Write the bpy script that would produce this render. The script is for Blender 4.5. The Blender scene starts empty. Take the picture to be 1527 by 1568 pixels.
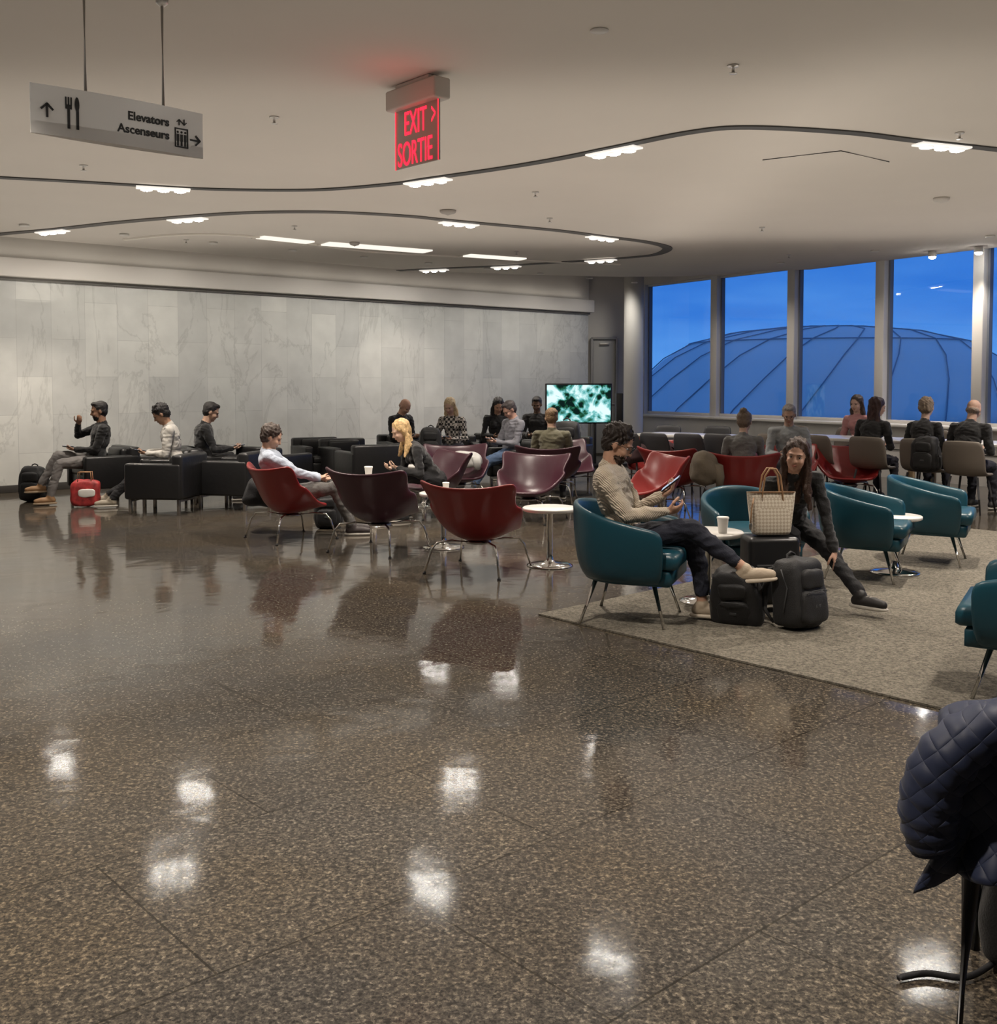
import bpy, bmesh, math, random
import numpy as np
from mathutils import Vector, Matrix, noise as mnoise
random.seed(4)
rad=math.radians
scene=bpy.context.scene
try:
    scene.view_settings.view_transform='Standard'
    scene.view_settings.look='None'
except Exception: pass

# ---------------------------------------------------------------- survey helpers (measurements -> metres)
F_=1600.0; CX_=763.5; CY_=655.0; P_=rad(2.5); EYE=1.5; CEIL=3.4
def _d(px,py):
    a=px-CX_; b=CY_-py
    return Vector((a, F_*math.cos(P_)+b*math.sin(P_), -F_*math.sin(P_)+b*math.cos(P_)))
def plane_pt(px,py,z):
    d=_d(px,py); t=(z-EYE)/d.z
    return Vector((d.x*t,d.y*t,z))
def depth_pt(px,py,D):
    d=_d(px,py); t=D/d.y
    return Vector((d.x*t,D,EYE+d.z*t))

# ---------------------------------------------------------------- materials
MC={}
def mat(name,col,rough=.5,metal=0,emit=None,es=0,bump=0,bscale=20,var=0,vscale=8,spec=.5,coat=0,sheen=0,bdist=.01):
    if name in MC: return MC[name]
    m=bpy.data.materials.new(name); m.use_nodes=True
    nt=m.node_tree; b=nt.nodes['Principled BSDF']
    b.inputs['Base Color'].default_value=(*col,1)
    b.inputs['Roughness'].default_value=rough; b.inputs['Metallic'].default_value=metal
    b.inputs['Specular IOR Level'].default_value=spec
    b.inputs['Coat Weight'].default_value=coat
    b.inputs['Sheen Weight'].default_value=sheen
    if emit: 
        b.inputs['Emission Color'].default_value=(*emit,1); b.inputs['Emission Strength'].default_value=es
    tc=nt.nodes.new('ShaderNodeTexCoord')
    if var>0:
        n=nt.nodes.new('ShaderNodeTexNoise'); n.inputs['Scale'].default_value=vscale; n.inputs['Detail'].default_value=4
        nt.links.new(tc.outputs['Object'],n.inputs['Vector'])
        r=nt.nodes.new('ShaderNodeValToRGB')
        r.color_ramp.elements[0].position=.3; r.color_ramp.elements[1].position=.7
        r.color_ramp.elements[0].color=(*[c*(1-var) for c in col],1)
        r.color_ramp.elements[1].color=(*[min(1,c*(1+var)) for c in col],1)
        nt.links.new(n.outputs['Fac'],r.inputs['Fac']); nt.links.new(r.outputs['Color'],b.inputs['Base Color'])
    if bump>0:
        n=nt.nodes.new('ShaderNodeTexNoise'); n.inputs['Scale'].default_value=bscale; n.inputs['Detail'].default_value=3
        nt.links.new(tc.outputs['Object'],n.inputs['Vector'])
        bp=nt.nodes.new('ShaderNodeBump'); bp.inputs['Strength'].default_value=bump; bp.inputs['Distance'].default_value=bdist
        nt.links.new(n.outputs['Fac'],bp.inputs['Height']); nt.links.new(bp.outputs['Normal'],b.inputs['Normal'])
    MC[name]=m; return m
def emis(name,col,s):
    if name in MC: return MC[name]
    m=bpy.data.materials.new(name); m.use_nodes=True; nt=m.node_tree; nt.nodes.clear()
    e=nt.nodes.new('ShaderNodeEmission'); e.inputs[0].default_value=(*col,1); e.inputs[1].default_value=s
    o=nt.nodes.new('ShaderNodeOutputMaterial'); nt.links.new(e.outputs[0],o.inputs[0]); MC[name]=m; return m
chrome=mat('chrome',(.75,.74,.72),.12,1)
steel=mat('brushed_steel',(.55,.53,.5),.3,1)
blackleather=mat('black_leather',(.013,.013,.014),.38,bump=.25,bscale=14)
blackfab=mat('black_fabric',(.012,.012,.014),.8,bump=.3,bscale=60)
whitetop=mat('white_laminate',(.72,.7,.66),.25)
ceilm=mat('ceiling_paint',(.62,.575,.52),.9,var=.03,vscale=.6)
darkslot=mat('slot_dark',(.04,.038,.035),.6)

# ---------------------------------------------------------------- mesh builder
def modmesh(verts,faces,mods):
    me=bpy.data.meshes.new('tmp'); me.from_pydata([tuple(v) for v in verts],[],[tuple(f) for f in faces]); me.update()
    o=bpy.data.objects.new('tmp',me); scene.collection.objects.link(o)
    for t,kw in mods:
        m=o.modifiers.new(t,t)
        for k,v in kw.items(): setattr(m,k,v)
    dg=bpy.context.evaluated_depsgraph_get(); dg.update()
    e=o.evaluated_get(dg); em=e.to_mesh()
    n=len(em.vertices); co=np.empty(n*3); em.vertices.foreach_get('co',co); co=co.reshape(-1,3)
    no=np.empty(n*3); em.vertices.foreach_get('normal',no); no=no.reshape(-1,3)
    fs=[tuple(p.vertices) for p in em.polygons]
    e.to_mesh_clear(); bpy.data.objects.remove(o); bpy.data.meshes.remove(me)
    return co,fs,no
def frame(d):
    d=Vector(d).normalized(); a=Vector((0,0,1)) if abs(d.z)<.95 else Vector((1,0,0))
    u=d.cross(a).normalized(); v=u.cross(d); return u,v
class B:
    def __init__(s): s.V=[];s.F=[];s.I=[];s.S=[];s.m=[]
    def mi(s,m):
        if m not in s.m: s.m.append(m)
        return s.m.index(m)
    def add(s,vs,fs,m,smooth=True,M=None):
        k=len(s.V)
        if M is not None: vs=[M@Vector(v) for v in vs]
        s.V.extend([tuple(v) for v in vs]); s.F.extend([tuple(i+k for i in f) for f in fs])
        i=s.mi(m); s.I.extend([i]*len(fs)); s.S.extend([smooth]*len(fs))
    def box(s,c,size,m,bev=.01,seg=2,rot=None,M=None,taper=None):
        bm=bmesh.new(); bmesh.ops.create_cube(bm,size=1)
        for v in bm.verts:
            v.co=Vector((v.co.x*size[0],v.co.y*size[1],v.co.z*size[2]))
            if taper and v.co.z<0: v.co.x*=taper; v.co.y*=taper
        if bev>0: bmesh.ops.bevel(bm,geom=bm.edges[:],offset=min(bev,min(size)*.49),segments=seg,affect='EDGES',profile=.5)
        T=Matrix.Translation(Vector(c))
        if rot is not None: T=T@rot.to_4x4()
        if M is not None: T=M@T
        vs=[T@v.co for v in bm.verts]; bm.verts.index_update(); fs=[[v.index for v in f.verts] for f in bm.faces]; bm.free()
        s.add(vs,fs,m,smooth=bev>0 and seg>1)
    def tube(s,pts,r,m,n=10,M=None):
        pts=[Vector(p) for p in pts]; N=len(pts)
        rs=r if isinstance(r,(list,tuple)) else [r]*N
        vs=[];fs=[];u=None
        for i,p in enumerate(pts):
            d=(pts[min(i+1,N-1)]-pts[max(i-1,0)]).normalized()
            if u is None: u,v=frame(d)
            else:
                u=(u-d*u.dot(d)).normalized(); v=d.cross(u)
            for k in range(n):
                a=2*math.pi*k/n; vs.append(p+(u*math.cos(a)+v*math.sin(a))*rs[i])
        for i in range(N-1):
            for k in range(n):
                k2=(k+1)%n; fs.append((i*n+k,i*n+k2,(i+1)*n+k2,(i+1)*n+k))
        fs.append(tuple(range(n))[::-1]); fs.append(tuple((N-1)*n+k for k in range(n)))
        s.add(vs,fs,m,True,M)
    def lathe(s,prof,m,n=32,c=(0,0,0),M=None):
        vs=[];fs=[];c=Vector(c)
        for r,z in prof:
            for k in range(n):
                a=2*math.pi*k/n; vs.append(c+Vector((r*math.cos(a),r*math.sin(a),z)))
        for i in range(len(prof)-1):
            for k in range(n):
                k2=(k+1)%n; fs.append((i*n+k,i*n+k2,(i+1)*n+k2,(i+1)*n+k))
        fs.append(tuple(range(n))[::-1]); fs.append(tuple((len(prof)-1)*n+k for k in range(n)))
        s.add(vs,fs,m,True,M)
    def ell(s,c,r,m,rot=None,n=14,M=None):
        vs=[];fs=[];c=Vector(c)
        for i in range(n+1):
            t=math.pi*i/n
            for k in range(n*2):
                a=math.pi*k/n
                q=Vector((r[0]*math.sin(t)*math.cos(a),r[1]*math.sin(t)*math.sin(a),r[2]*math.cos(t)))
                if rot is not None: q=rot@q
                vs.append(c+q)
        w=n*2
        for i in range(n):
            for k in range(w):
                k2=(k+1)%w; fs.append((i*w+k,(i+1)*w+k,(i+1)*w+k2,i*w+k2))
        s.add(vs,fs,m,True,M)
    def text(s,txt,size,M,m,ext=.001,sx=1,align='LEFT',bold=0):
        cu=bpy.data.curves.new('t','FONT'); cu.body=txt; cu.size=size; cu.extrude=ext; cu.align_x=align; cu.offset=bold
        o=bpy.data.objects.new('t',cu); scene.collection.objects.link(o)
        dg=bpy.context.evaluated_depsgraph_get(); dg.update(); e=o.evaluated_get(dg); em=e.to_mesh()
        vs=[Vector((v.co.x*sx,v.co.y,v.co.z)) for v in em.vertices]; fs=[tuple(p.vertices) for p in em.polygons]
        e.to_mesh_clear(); bpy.data.objects.remove(o); bpy.data.curves.remove(cu)
        s.add(vs,fs,m,False,M)
    def obj(s,name,loc=(0,0,0),rz=0,scale=1):
        me=bpy.data.meshes.new(name); me.from_pydata(s.V,[],s.F)
        for m in s.m: me.materials.append(m)
        me.polygons.foreach_set('material_index',s.I); me.polygons.foreach_set('use_smooth',s.S); me.update()
        o=bpy.data.objects.new(name,me); scene.collection.objects.link(o)
        o.location=loc; o.rotation_euler=(0,0,rz); o.scale=(scale,)*3
        return o

# ---------------------------------------------------------------- ROOM
fm=bpy.data.materials.new('polished_terrazzo'); fm.use_nodes=True; nt=fm.node_tree; L=nt.links; b=nt.nodes['Principled BSDF']
def N(t,**k):
    n=nt.nodes.new(t)
    for a,v in k.items(): n.inputs[a].default_value=v
    return n
tc=N('ShaderNodeTexCoord')
n1=N('ShaderNodeTexNoise',Scale=55.0,Detail=7.0,Roughness=.75); L.new(tc.outputs['Object'],n1.inputs['Vector'])
v1=N('ShaderNodeTexVoronoi',Scale=120.0); L.new(tc.outputs['Object'],v1.inputs['Vector'])
r1=nt.nodes.new('ShaderNodeValToRGB'); cr=r1.color_ramp
cr.elements[0].position=.35; cr.elements[0].color=(.022,.020,.018,1)
cr.elements[1].position=.70; cr.elements[1].color=(.31,.265,.20,1)
e=cr.elements.new(.47); e.color=(.060,.053,.045,1); e=cr.elements.new(.58); e.color=(.120,.102,.080,1)
mx=nt.nodes.new('ShaderNodeMath'); mx.operation='MULTIPLY_ADD'; mx.inputs[1].default_value=.18
sep=nt.nodes.new('ShaderNodeSeparateColor'); L.new(v1.outputs['Color'],sep.inputs[0])
L.new(sep.outputs[0],mx.inputs[0]); 
sub=nt.nodes.new('ShaderNodeMath'); sub.operation='SUBTRACT'; sub.inputs[1].default_value=.09
L.new(n1.outputs['Fac'],sub.inputs[0]); L.new(sub.outputs[0],mx.inputs[2]); L.new(mx.outputs[0],r1.inputs['Fac'])
mp=N('ShaderNodeMapping'); mp.inputs['Rotation'].default_value=(0,0,rad(-42)); L.new(tc.outputs['Object'],mp.inputs['Vector'])
bk=N('ShaderNodeTexBrick',Scale=1.0); bk.inputs['Mortar Size'].default_value=.0035; bk.inputs['Brick Width'].default_value=1.2; bk.inputs['Row Height'].default_value=.8
bk.inputs['Color1'].default_value=(1,1,1,1); bk.inputs['Color2'].default_value=(.84,.84,.86,1); bk.inputs['Mortar'].default_value=(.36,.35,.33,1)
L.new(mp.outputs[0],bk.inputs['Vector'])
mm=nt.nodes.new('ShaderNodeMix'); mm.data_type='RGBA'; mm.blend_type='MULTIPLY'; mm.inputs[0].default_value=1
L.new(r1.outputs['Color'],mm.inputs[6]); L.new(bk.outputs['Color'],mm.inputs[7])
nw=N('ShaderNodeTexNoise',Scale=.9,Detail=3.0); L.new(tc.outputs['Object'],nw.inputs['Vector'])
rw=nt.nodes.new('ShaderNodeValToRGB'); rw.color_ramp.elements[0].position=.38; rw.color_ramp.elements[0].color=(.88,.91,.96,1); rw.color_ramp.elements[1].position=.62; rw.color_ramp.elements[1].color=(1.0,.94,.84,1); L.new(nw.outputs['Fac'],rw.inputs['Fac'])
mw=nt.nodes.new('ShaderNodeMix'); mw.data_type='RGBA'; mw.blend_type='MULTIPLY'; mw.inputs[0].default_value=1
L.new(mm.outputs[2],mw.inputs[6]); L.new(rw.outputs['Color'],mw.inputs[7]); L.new(mw.outputs[2],b.inputs['Base Color'])
b.inputs['Roughness'].default_value=.085
n2=N('ShaderNodeTexNoise',Scale=3.6,Detail=1.5,Distortion=.4); mp2=N('ShaderNodeMapping'); mp2.inputs['Rotation'].default_value=(0,0,rad(-42)); L.new(tc.outputs['Object'],mp2.inputs['Vector']); L.new(mp2.outputs[0],n2.inputs['Vector'])
bp=N('ShaderNodeBump',Strength=.5,Distance=.0045); L.new(n2.outputs['Fac'],bp.inputs['Height'])
bp2=N('ShaderNodeBump',Strength=.05,Distance=.001); L.new(n1.outputs['Fac'],bp2.inputs['Height']); L.new(bp.outputs[0],bp2.inputs['Normal'])
L.new(bp2.outputs[0],b.inputs['Normal'])

WA=Vector((-6.7,14.1,0)); WB=Vector((1.84,21.5,0)); wd=(WB-WA).normalized(); wn=Vector((wd.y,-wd.x,0))   # wall dir, inward normal
GA=Vector((2.98,21.5,0)); GV=Vector((4.09,-6.7,0)); gl=GV.length; gd=GV.normalized(); gn=Vector((gd.y,-gd.x,0))  # window line
def gp(t): return GA+GV*t
W0=WA-wd*9
G1=gp(2.5)
o=B(); pts=[(W0.x,-5,0),(G1.x,-5,0),(G1.x,G1.y,0),(3.0,21.8,0),(1.7,21.8,0),(W0.x,W0.y,0)]
top=[Vector(p) for p in pts]; bot=[p+Vector((0,0,-.15)) for p in top]; n=len(pts)
o.add(top+bot,[tuple(range(n)),tuple(range(2*n-1,n-1,-1))]+[(i,i+n,(i+1)%n+n,(i+1)%n) for i in range(n)],fm,False)
o.obj('floor')

wm=bpy.data.materials.new('marble_panels'); wm.use_nodes=True; nt=wm.node_tree; L=nt.links; b=nt.nodes['Principled BSDF']
tc=N('ShaderNodeTexCoord'); sp=N('ShaderNodeSeparateXYZ'); L.new(tc.outputs['Object'],sp.inputs[0])
cb=N('ShaderNodeCombineXYZ'); L.new(sp.outputs['Z'],cb.inputs[0]); L.new(sp.outputs['X'],cb.inputs[1])
bk=N('ShaderNodeTexBrick',Scale=1.0); bk.inputs['Mortar Size'].default_value=.0025; bk.inputs['Brick Width'].default_value=1.05; bk.inputs['Row Height'].default_value=.46
bk.inputs['Color1'].default_value=(.70,.69,.64,1); bk.inputs['Color2'].default_value=(.58,.575,.54,1); bk.inputs['Mortar'].default_value=(.48,.47,.44,1)
L.new(cb.outputs[0],bk.inputs['Vector'])
nz=N('ShaderNodeTexNoise',Scale=1.1,Detail=8.0,Roughness=.6,Distortion=.8); mpn=N('ShaderNodeMapping'); mpn.inputs['Rotation'].default_value=(0,rad(35),0); mpn.inputs['Scale'].default_value=(1,1,.45); L.new(tc.outputs['Object'],mpn.inputs[0]); L.new(mpn.outputs[0],nz.inputs['Vector'])
rp=nt.nodes.new('ShaderNodeValToRGB'); cr=rp.color_ramp; cr.elements[0].position=.485; cr.elements[0].color=(1,1,1,1); cr.elements[1].position=.515; cr.elements[1].color=(1,1,1,1)
e=cr.elements.new(.5); e.color=(.84,.84,.835,1); L.new(nz.outputs['Fac'],rp.inputs['Fac'])
nz2=N('ShaderNodeTexNoise',Scale=3.0,Detail=5.0); L.new(tc.outputs['Object'],nz2.inputs['Vector'])
rp2=nt.nodes.new('ShaderNodeValToRGB'); rp2.color_ramp.elements[0].position=.3; rp2.color_ramp.elements[0].color=(.86,.86,.86,1); rp2.color_ramp.elements[1].position=.7; rp2.color_ramp.elements[1].color=(1,1,1,1); L.new(nz2.outputs['Fac'],rp2.inputs['Fac'])
m1=nt.nodes.new('ShaderNodeMix'); m1.data_type='RGBA'; m1.blend_type='MULTIPLY'; m1.inputs[0].default_value=1
m2=nt.nodes.new('ShaderNodeMix'); m2.data_type='RGBA'; m2.blend_type='MULTIPLY'; m2.inputs[0].default_value=1
L.new(bk.outputs['Color'],m1.inputs[6]); L.new(rp.outputs['Color'],m1.inputs[7]); L.new(m1.outputs[2],m2.inputs[6]); L.new(rp2.outputs['Color'],m2.inputs[7]); L.new(m2.outputs[2],b.inputs['Base Color'])
b.inputs['Roughness'].default_value=.4
wall_len=(WB-W0).length
ang=math.atan2(wd.y,wd.x)
o=B(); o.box((wall_len/2,.1,3.75/2),(wall_len,.2,3.75),wm,0); o.obj('wall_marble',W0,ang)
trimm=mat('cornice_paint',(.70,.66,.61),.7); wallp=mat('wall_paint',(.58,.55,.50),.8,var=.03,vscale=2)
o=B(); o.box((wall_len/2,-.09,3.04),(wall_len,.18,.25),trimm,.01); o.box((wall_len/2,-.03,2.90),(wall_len,.06,.04),mat('cornice_shadow_gap',(.25,.24,.22),.7),0); o.obj('trim_cornice',W0,ang)  # second box is a thin darker strip below the cornice
o=B(); o.box((wall_len/2,-.012,.05),(wall_len,.024,.1),mat('baseboard_dark',(.05,.045,.04),.4),.003); o.obj('baseboard_marble',W0,ang)
o=B(); o.box((wall_len/2,-.008,3.46),(wall_len,.014,.58),wallp,0); o.obj('trim_wall_above_cornice',W0,ang)
o=B(); o.box((2.3,21.75,1.875),(1.7,.2,3.75),wallp,0); o.obj('wall_back')
doorm=mat('door_paint',(.36,.35,.33),.5); 
dl=depth_pt(906,560,21.63).x; dr=depth_pt(944,560,21.63).x; dc=(dl+dr)/2; dw=dr-dl
o=B(); o.box((dc,21.61,1.2),(dw-.06,.05,2.34),doorm,.005); 
for x in(dl,dr): o.box((x,21.59,1.2),(.05,.1,2.4),mat('door_frame',(.25,.24,.23),.5),.004)
o.box((dc,21.59,2.4),(dw,.1,.05),mat('door_frame',(.25,.24,.23),.5),.004)
o.box((dr-.08,21.57,1.05),(.12,.04,.03),steel,.005); o.box((dc,21.57,2.28),(.2,.06,.05),steel,.005)
o.obj('door_1')
cx=depth_pt(970,600,20.6)
o=B(); o.lathe([(.21,0),(.21,.12),(.19,.125),(.19,3.75)],mat('column_paint',(.6,.58,.55),.7),40); o.obj('round_column',(cx.x,20.6,0))
o=B(); o.box(((W0.x+G1.x)/2,-5.1,1.7),(G1.x-W0.x,.2,3.4),wallp,0); o.obj('wall_rear')
o=B(); o.box((W0.x-.1,(W0.y-5)/2,1.875),(.2,W0.y+5,3.75),wallp,0); o.obj('wall_left')
o=B(); o.box((G1.x+.1,(G1.y-5)/2,1.7),(.2,G1.y+5,3.4),wallp,0); o.obj('wall_right')

edge=[W0+wn*.75]
for px,py in[(-120,352),(0,362),(150,374),(300,387),(450,399),(590,411),(700,417),(820,421),(950,424),(1050,423),(1120,419),(1145,415)]:
    p=plane_pt(px,py,CEIL); edge.append(Vector((p.x,p.y,0)))
outl=[(W0.x,-5),(G1.x,-5),(G1.x,G1.y),tuple(gp(.56)[:2])]+[(p.x,p.y) for p in edge[::-1]]+[(W0.x,edge[0].y)]
n=len(outl); vs=[Vector((x,y,CEIL)) for x,y in outl]+[Vector((x,y,CEIL+.36)) for x,y in outl]
o=B(); o.add(vs,[tuple(range(n))[::-1],tuple(range(n,2*n))]+[(i,(i+1)%n,(i+1)%n+n,i+n) for i in range(n)],ceilm,False); o.obj('ceiling')
o=B(); g6=gp(.6); g0=GA; pl_=[(W0.x,W0.y-3),(g6.x,g6.y),(g0.x,g0.y+.35),(1.4,21.9),(WB.x,WB.y+.1),(W0.x,W0.y+.1)]
n=len(pl_); vs=[Vector((x,y,3.765)) for x,y in pl_]+[Vector((x,y,3.86)) for x,y in pl_]
o.add(vs,[tuple(range(n))[::-1],tuple(range(n,2*n))]+[(i,(i+1)%n,(i+1)%n+n,i+n) for i in range(n)],ceilm,False); o.obj('ceiling_recess')

# windows
alum=mat('mullion_aluminium',(.60,.585,.56),.5); sillm=mat('sill_white',(.74,.72,.69),.5)
gang=math.atan2(gd.y,gd.x)
ts=[0,.268,.511,.745,.961,1.18,1.41,1.64,1.87,2.1,2.33,2.5]
GL=gl*2.5
o=B(); o.box((GL/2,.12,.425),(GL,.24,.85),sillm,0); o.box((GL/2,.02,.83),(GL,.34,.05),sillm,.01)
o.box((GL/2,-.005,.45),(GL,.012,.012),darkslot,0)
o.obj('wall_window',GA,gang)
o=B(); o.box((GL/2,.12,3.62),(GL,.3,.28),wallp,0); o.obj('trim_window_head',GA,gang)
glass=bpy.data.materials.new('window_glass'); glass.use_nodes=True; nt=glass.node_tree; nt.nodes.clear(); L=nt.links
tr=nt.nodes.new('ShaderNodeBsdfTransparent'); tr.inputs[0].default_value=(.92,.96,1,1); gg=nt.nodes.new('ShaderNodeBsdfGlossy'); gg.inputs['Roughness'].default_value=.02
mxs=nt.nodes.new('ShaderNodeMixShader'); mxs.inputs[0].default_value=.05; oo=nt.nodes.new('ShaderNodeOutputMaterial')
L.new(tr.outputs[0],mxs.inputs[1]); L.new(gg.outputs[0],mxs.inputs[2]); L.new(mxs.outputs[0],oo.inputs[0])
for i in range(len(ts)-1):
    a=ts[i]*gl; c=ts[i+1]*gl; top=3.49
    o=B(); o.box((0,.05,(.85+top)/2),(.17,.2,top-.85),alum,.01); 
    o.box((.10,.09,(.85+top)/2),(.04,.08,top-.85),mat('gasket_blue_grey',(.16,.18,.22),.5),0)
    o.box(((c-a)/2,.08,.88),(c-a,.08,.06),alum,.005); o.box(((c-a)/2,.08,top-.02),(c-a,.08,.05),alum,.005)
    o.add([(.08,.1,.88),(c-a-.08,.1,.88),(c-a-.08,.1,top),(.08,.1,top)],[(0,1,2,3)],glass,False)
    o.obj('window_%d'%(i+1),GA+gd*a,gang)

# exterior
o=B(); s=400; o.add([(-s,-s,-.6),(s,-s,-.6),(s,s,-.6),(-s,s,-.6)],[(0,1,2,3)],mat('tarmac',(.05,.06,.08),.9),False); o.obj('ground_outside')
dm=mat('dome_cladding',(.92,.88,.80),.45,var=.05,vscale=.2); ribm=mat('dome_rib',(.30,.32,.36),.5)
dome=B(); prof=[(10.6,-.6),(10.1,.3),(9.0,1.6),(7.9,2.65),(6.6,3.4),(4.6,3.9),(2.3,4.15),(0.05,4.25)]
dome.lathe(prof,dm,28)
for k in range(22):
    a=2*math.pi*k/22
    dome.tube([((r+.02)*math.cos(a+.085*(10.6-r)),(r+.02)*math.sin(a+.085*(10.6-r)),z+.03) for r,z in prof],.028,ribm,5)
dome.tube([(6.64*math.cos(t*.1122),6.64*math.sin(t*.1122),3.42) for t in range(57)],.028,ribm,5)
dp=depth_pt(1262,585,52); dome.obj('domed_terminal_roof',(dp.x,52,0))

# world
w=bpy.data.worlds.new('dusk'); scene.world=w; w.use_nodes=True; nt=w.node_tree; L=nt.links; bg=nt.nodes['Background']
tc=N('ShaderNodeTexCoord'); sp=N('ShaderNodeSeparateXYZ'); L.new(tc.outputs['Generated'],sp.inputs[0])
rp=nt.nodes.new('ShaderNodeValToRGB'); cr=rp.color_ramp; cr.elements[0].position=0; cr.elements[0].color=(.09,.30,.76,1); cr.elements[1].position=.5; cr.elements[1].color=(.05,.15,.46,1)
e=cr.elements.new(.1); e.color=(.030,.17,.62,1)
nz=N('ShaderNodeTexNoise',Scale=5.0,Detail=4.0); mp=N('ShaderNodeMapping'); mp.inputs['Scale'].default_value=(1,1,5); L.new(tc.outputs['Generated'],mp.inputs[0]); L.new(mp.outputs[0],nz.inputs['Vector'])
ma=nt.nodes.new('ShaderNodeMath'); ma.operation='MULTIPLY_ADD'; ma.inputs[1].default_value=-.18; L.new(nz.outputs['Fac'],ma.inputs[0])
ad=nt.nodes.new('ShaderNodeMath'); ad.operation='ADD'; ad.inputs[1].default_value=.085; L.new(sp.outputs['Z'],ad.inputs[0]); L.new(ad.outputs[0],ma.inputs[2]); L.new(ma.outputs[0],rp.inputs['Fac'])
L.new(rp.outputs[0],bg.inputs[0]); bg.inputs[1].default_value=1.12

# carpet
cpm=bpy.data.materials.new('loop_carpet'); cpm.use_nodes=True; nt=cpm.node_tree; L=nt.links; b=nt.nodes['Principled BSDF']; b.inputs['Roughness'].default_value=1
tc=N('ShaderNodeTexCoord'); n1=N('ShaderNodeTexNoise',Scale=50.0,Detail=5.0,Roughness=.8); L.new(tc.outputs['Object'],n1.inputs['Vector'])
rp=nt.nodes.new('ShaderNodeValToRGB'); cr=rp.color_ramp; cr.elements[0].position=.38; cr.elements[0].color=(.062,.055,.042,1); cr.elements[1].position=.62; cr.elements[1].color=(.24,.215,.17,1); L.new(n1.outputs['Fac'],rp.inputs['Fac']); L.new(rp.outputs[0],b.inputs['Base Color'])
bp=N('ShaderNodeBump',Strength=.8,Distance=.01); L.new(n1.outputs['Fac'],bp.inputs['Height']); L.new(bp.outputs[0],b.inputs['Normal'])
c0=Vector((.256,6.67,0)); ca=Vector((.673,-.739,0)); cb2=Vector((.739,.673,0))
o=B(); q=[c0,c0+ca*6,c0+ca*6+cb2*6,c0+cb2*6]; q=[Vector((p.x,p.y,0.002)) for p in q]; q2=[p+Vector((0,0,.010)) for p in q]
o.add(q+q2,[(3,2,1,0),(4,5,6,7),(0,1,5,4),(1,2,6,5),(2,3,7,6),(3,0,4,7)],cpm,False); o.obj('area_carpet')

# ---------------------------------------------------------------- ceiling tracks
def ribbon(pts,w,z,th,m,name):
    P=[Vector((p[0],p[1],z)) for p in pts]
    Q=[]
    for i in range(len(P)-1):
        p0=P[max(i-1,0)];p1=P[i];p2=P[i+1];p3=P[min(i+2,len(P)-1)]
        for k in range(8):
            t=k/8; Q.append(.5*((2*p1)+(p2-p0)*t+(2*p0-5*p1+4*p2-p3)*t*t+(3*p1-p0-3*p2+p3)*t**3))
    Q.append(P[-1]); vs=[];fs=[]
    for i,q in enumerate(Q):
        d=(Q[min(i+1,len(Q)-1)]-Q[max(i-1,0)]).normalized(); s=Vector((d.y,-d.x,0))*w/2
        vs+=[q-s,q+s,q+s+Vector((0,0,th)),q-s+Vector((0,0,th))]
    for i in range(len(Q)-1):
        a=i*4;b_=a+4
        for k in range(4): fs.append((a+k,a+(k+1)%4,b_+(k+1)%4,b_+k))
    o=B(); o.add(vs,fs,m,False); return o.obj(name),Q
c1=[(-160,262),(0,271),(110,277),(213,283),(330,289),(480,290),(600,281),(655,273),(760,258),(850,243),(940,225),(1060,201),(1150,194),(1300,202),(1400,214),(1527,228),(1700,250)]
c2=[(-150,375),(0,358),(80,351),(180,340),(285,331),(380,325),(500,324),(620,330),(700,338),(850,352),(920,361),(990,370),(1022,379),(1005,389),(960,394),(920,397),(780,406),(665,411),(610,414)]
_,Q1=ribbon([plane_pt(x,y,CEIL)[:2] for x,y in c1],.10,CEIL-.011,.010,darkslot,'ceiling_track_slot')
_,Q2=ribbon([plane_pt(x,y,CEIL)[:2] for x,y in c2],.14,CEIL-.011,.010,mat('slot_grey',(.10,.093,.085),.7),'ceiling_track_slot')
lampm=emis('lamp_face',(1,.96,.90),75); housing=mat('lamp_housing',(.75,.73,.7),.4,emit=(1,.95,.88),es=.7); hous2=mat('washer_housing',(.6,.58,.54),.4)  # housing emits too: lamp glow put into its material
WARM=(1,.89,.77)
def spot(name,p,target,watts,ang=110,blend=.6,r=.06,col=WARM):
    l=bpy.data.lights.new(name,'SPOT'); l.energy=watts; l.spot_size=rad(ang); l.spot_blend=blend; l.shadow_soft_size=r; l.color=col
    o=bpy.data.objects.new(name,l); scene.collection.objects.link(o); o.location=p
    o.rotation_euler=(Vector(target)-Vector(p)).to_track_quat('-Z','Y').to_euler(); return o
def fixture(p,Q,sc=1,watts=330):
    i=min(range(len(Q)),key=lambda k:(Vector(Q[k][:2])-Vector(p[:2])).length)
    d=(Q[min(i+1,len(Q)-1)]-Q[max(i-1,0)]).normalized() if Q else Vector((1,0,0))
    o=B(); 
    o.box((0,0,-.020),(.50*sc,.13*sc,.016),housing,.004)
    for k in(-1,0,1):
        o.lathe([(.058*sc,-.028),(.058*sc,-.045),(.05*sc,-.045),(.046*sc,-.037)],housing,20,(k*.155*sc,0,0))
        o.lathe([(.048*sc,-.04),(.03*sc,-.05),(.001,-.054)],lampm,20,(k*.155*sc,0,0))
    o.obj('recessed_track_light',(p[0],p[1],CEIL-.012),math.atan2(d.y,d.x))
    spot('downlight_beam',(p[0],p[1],CEIL-.08),(p[0],p[1],0),watts)
for x,y in[(250,284),(655,273),(940,226),(1443,218)]: fixture(plane_pt(x,y,CEIL),Q1,1,380)
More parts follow.
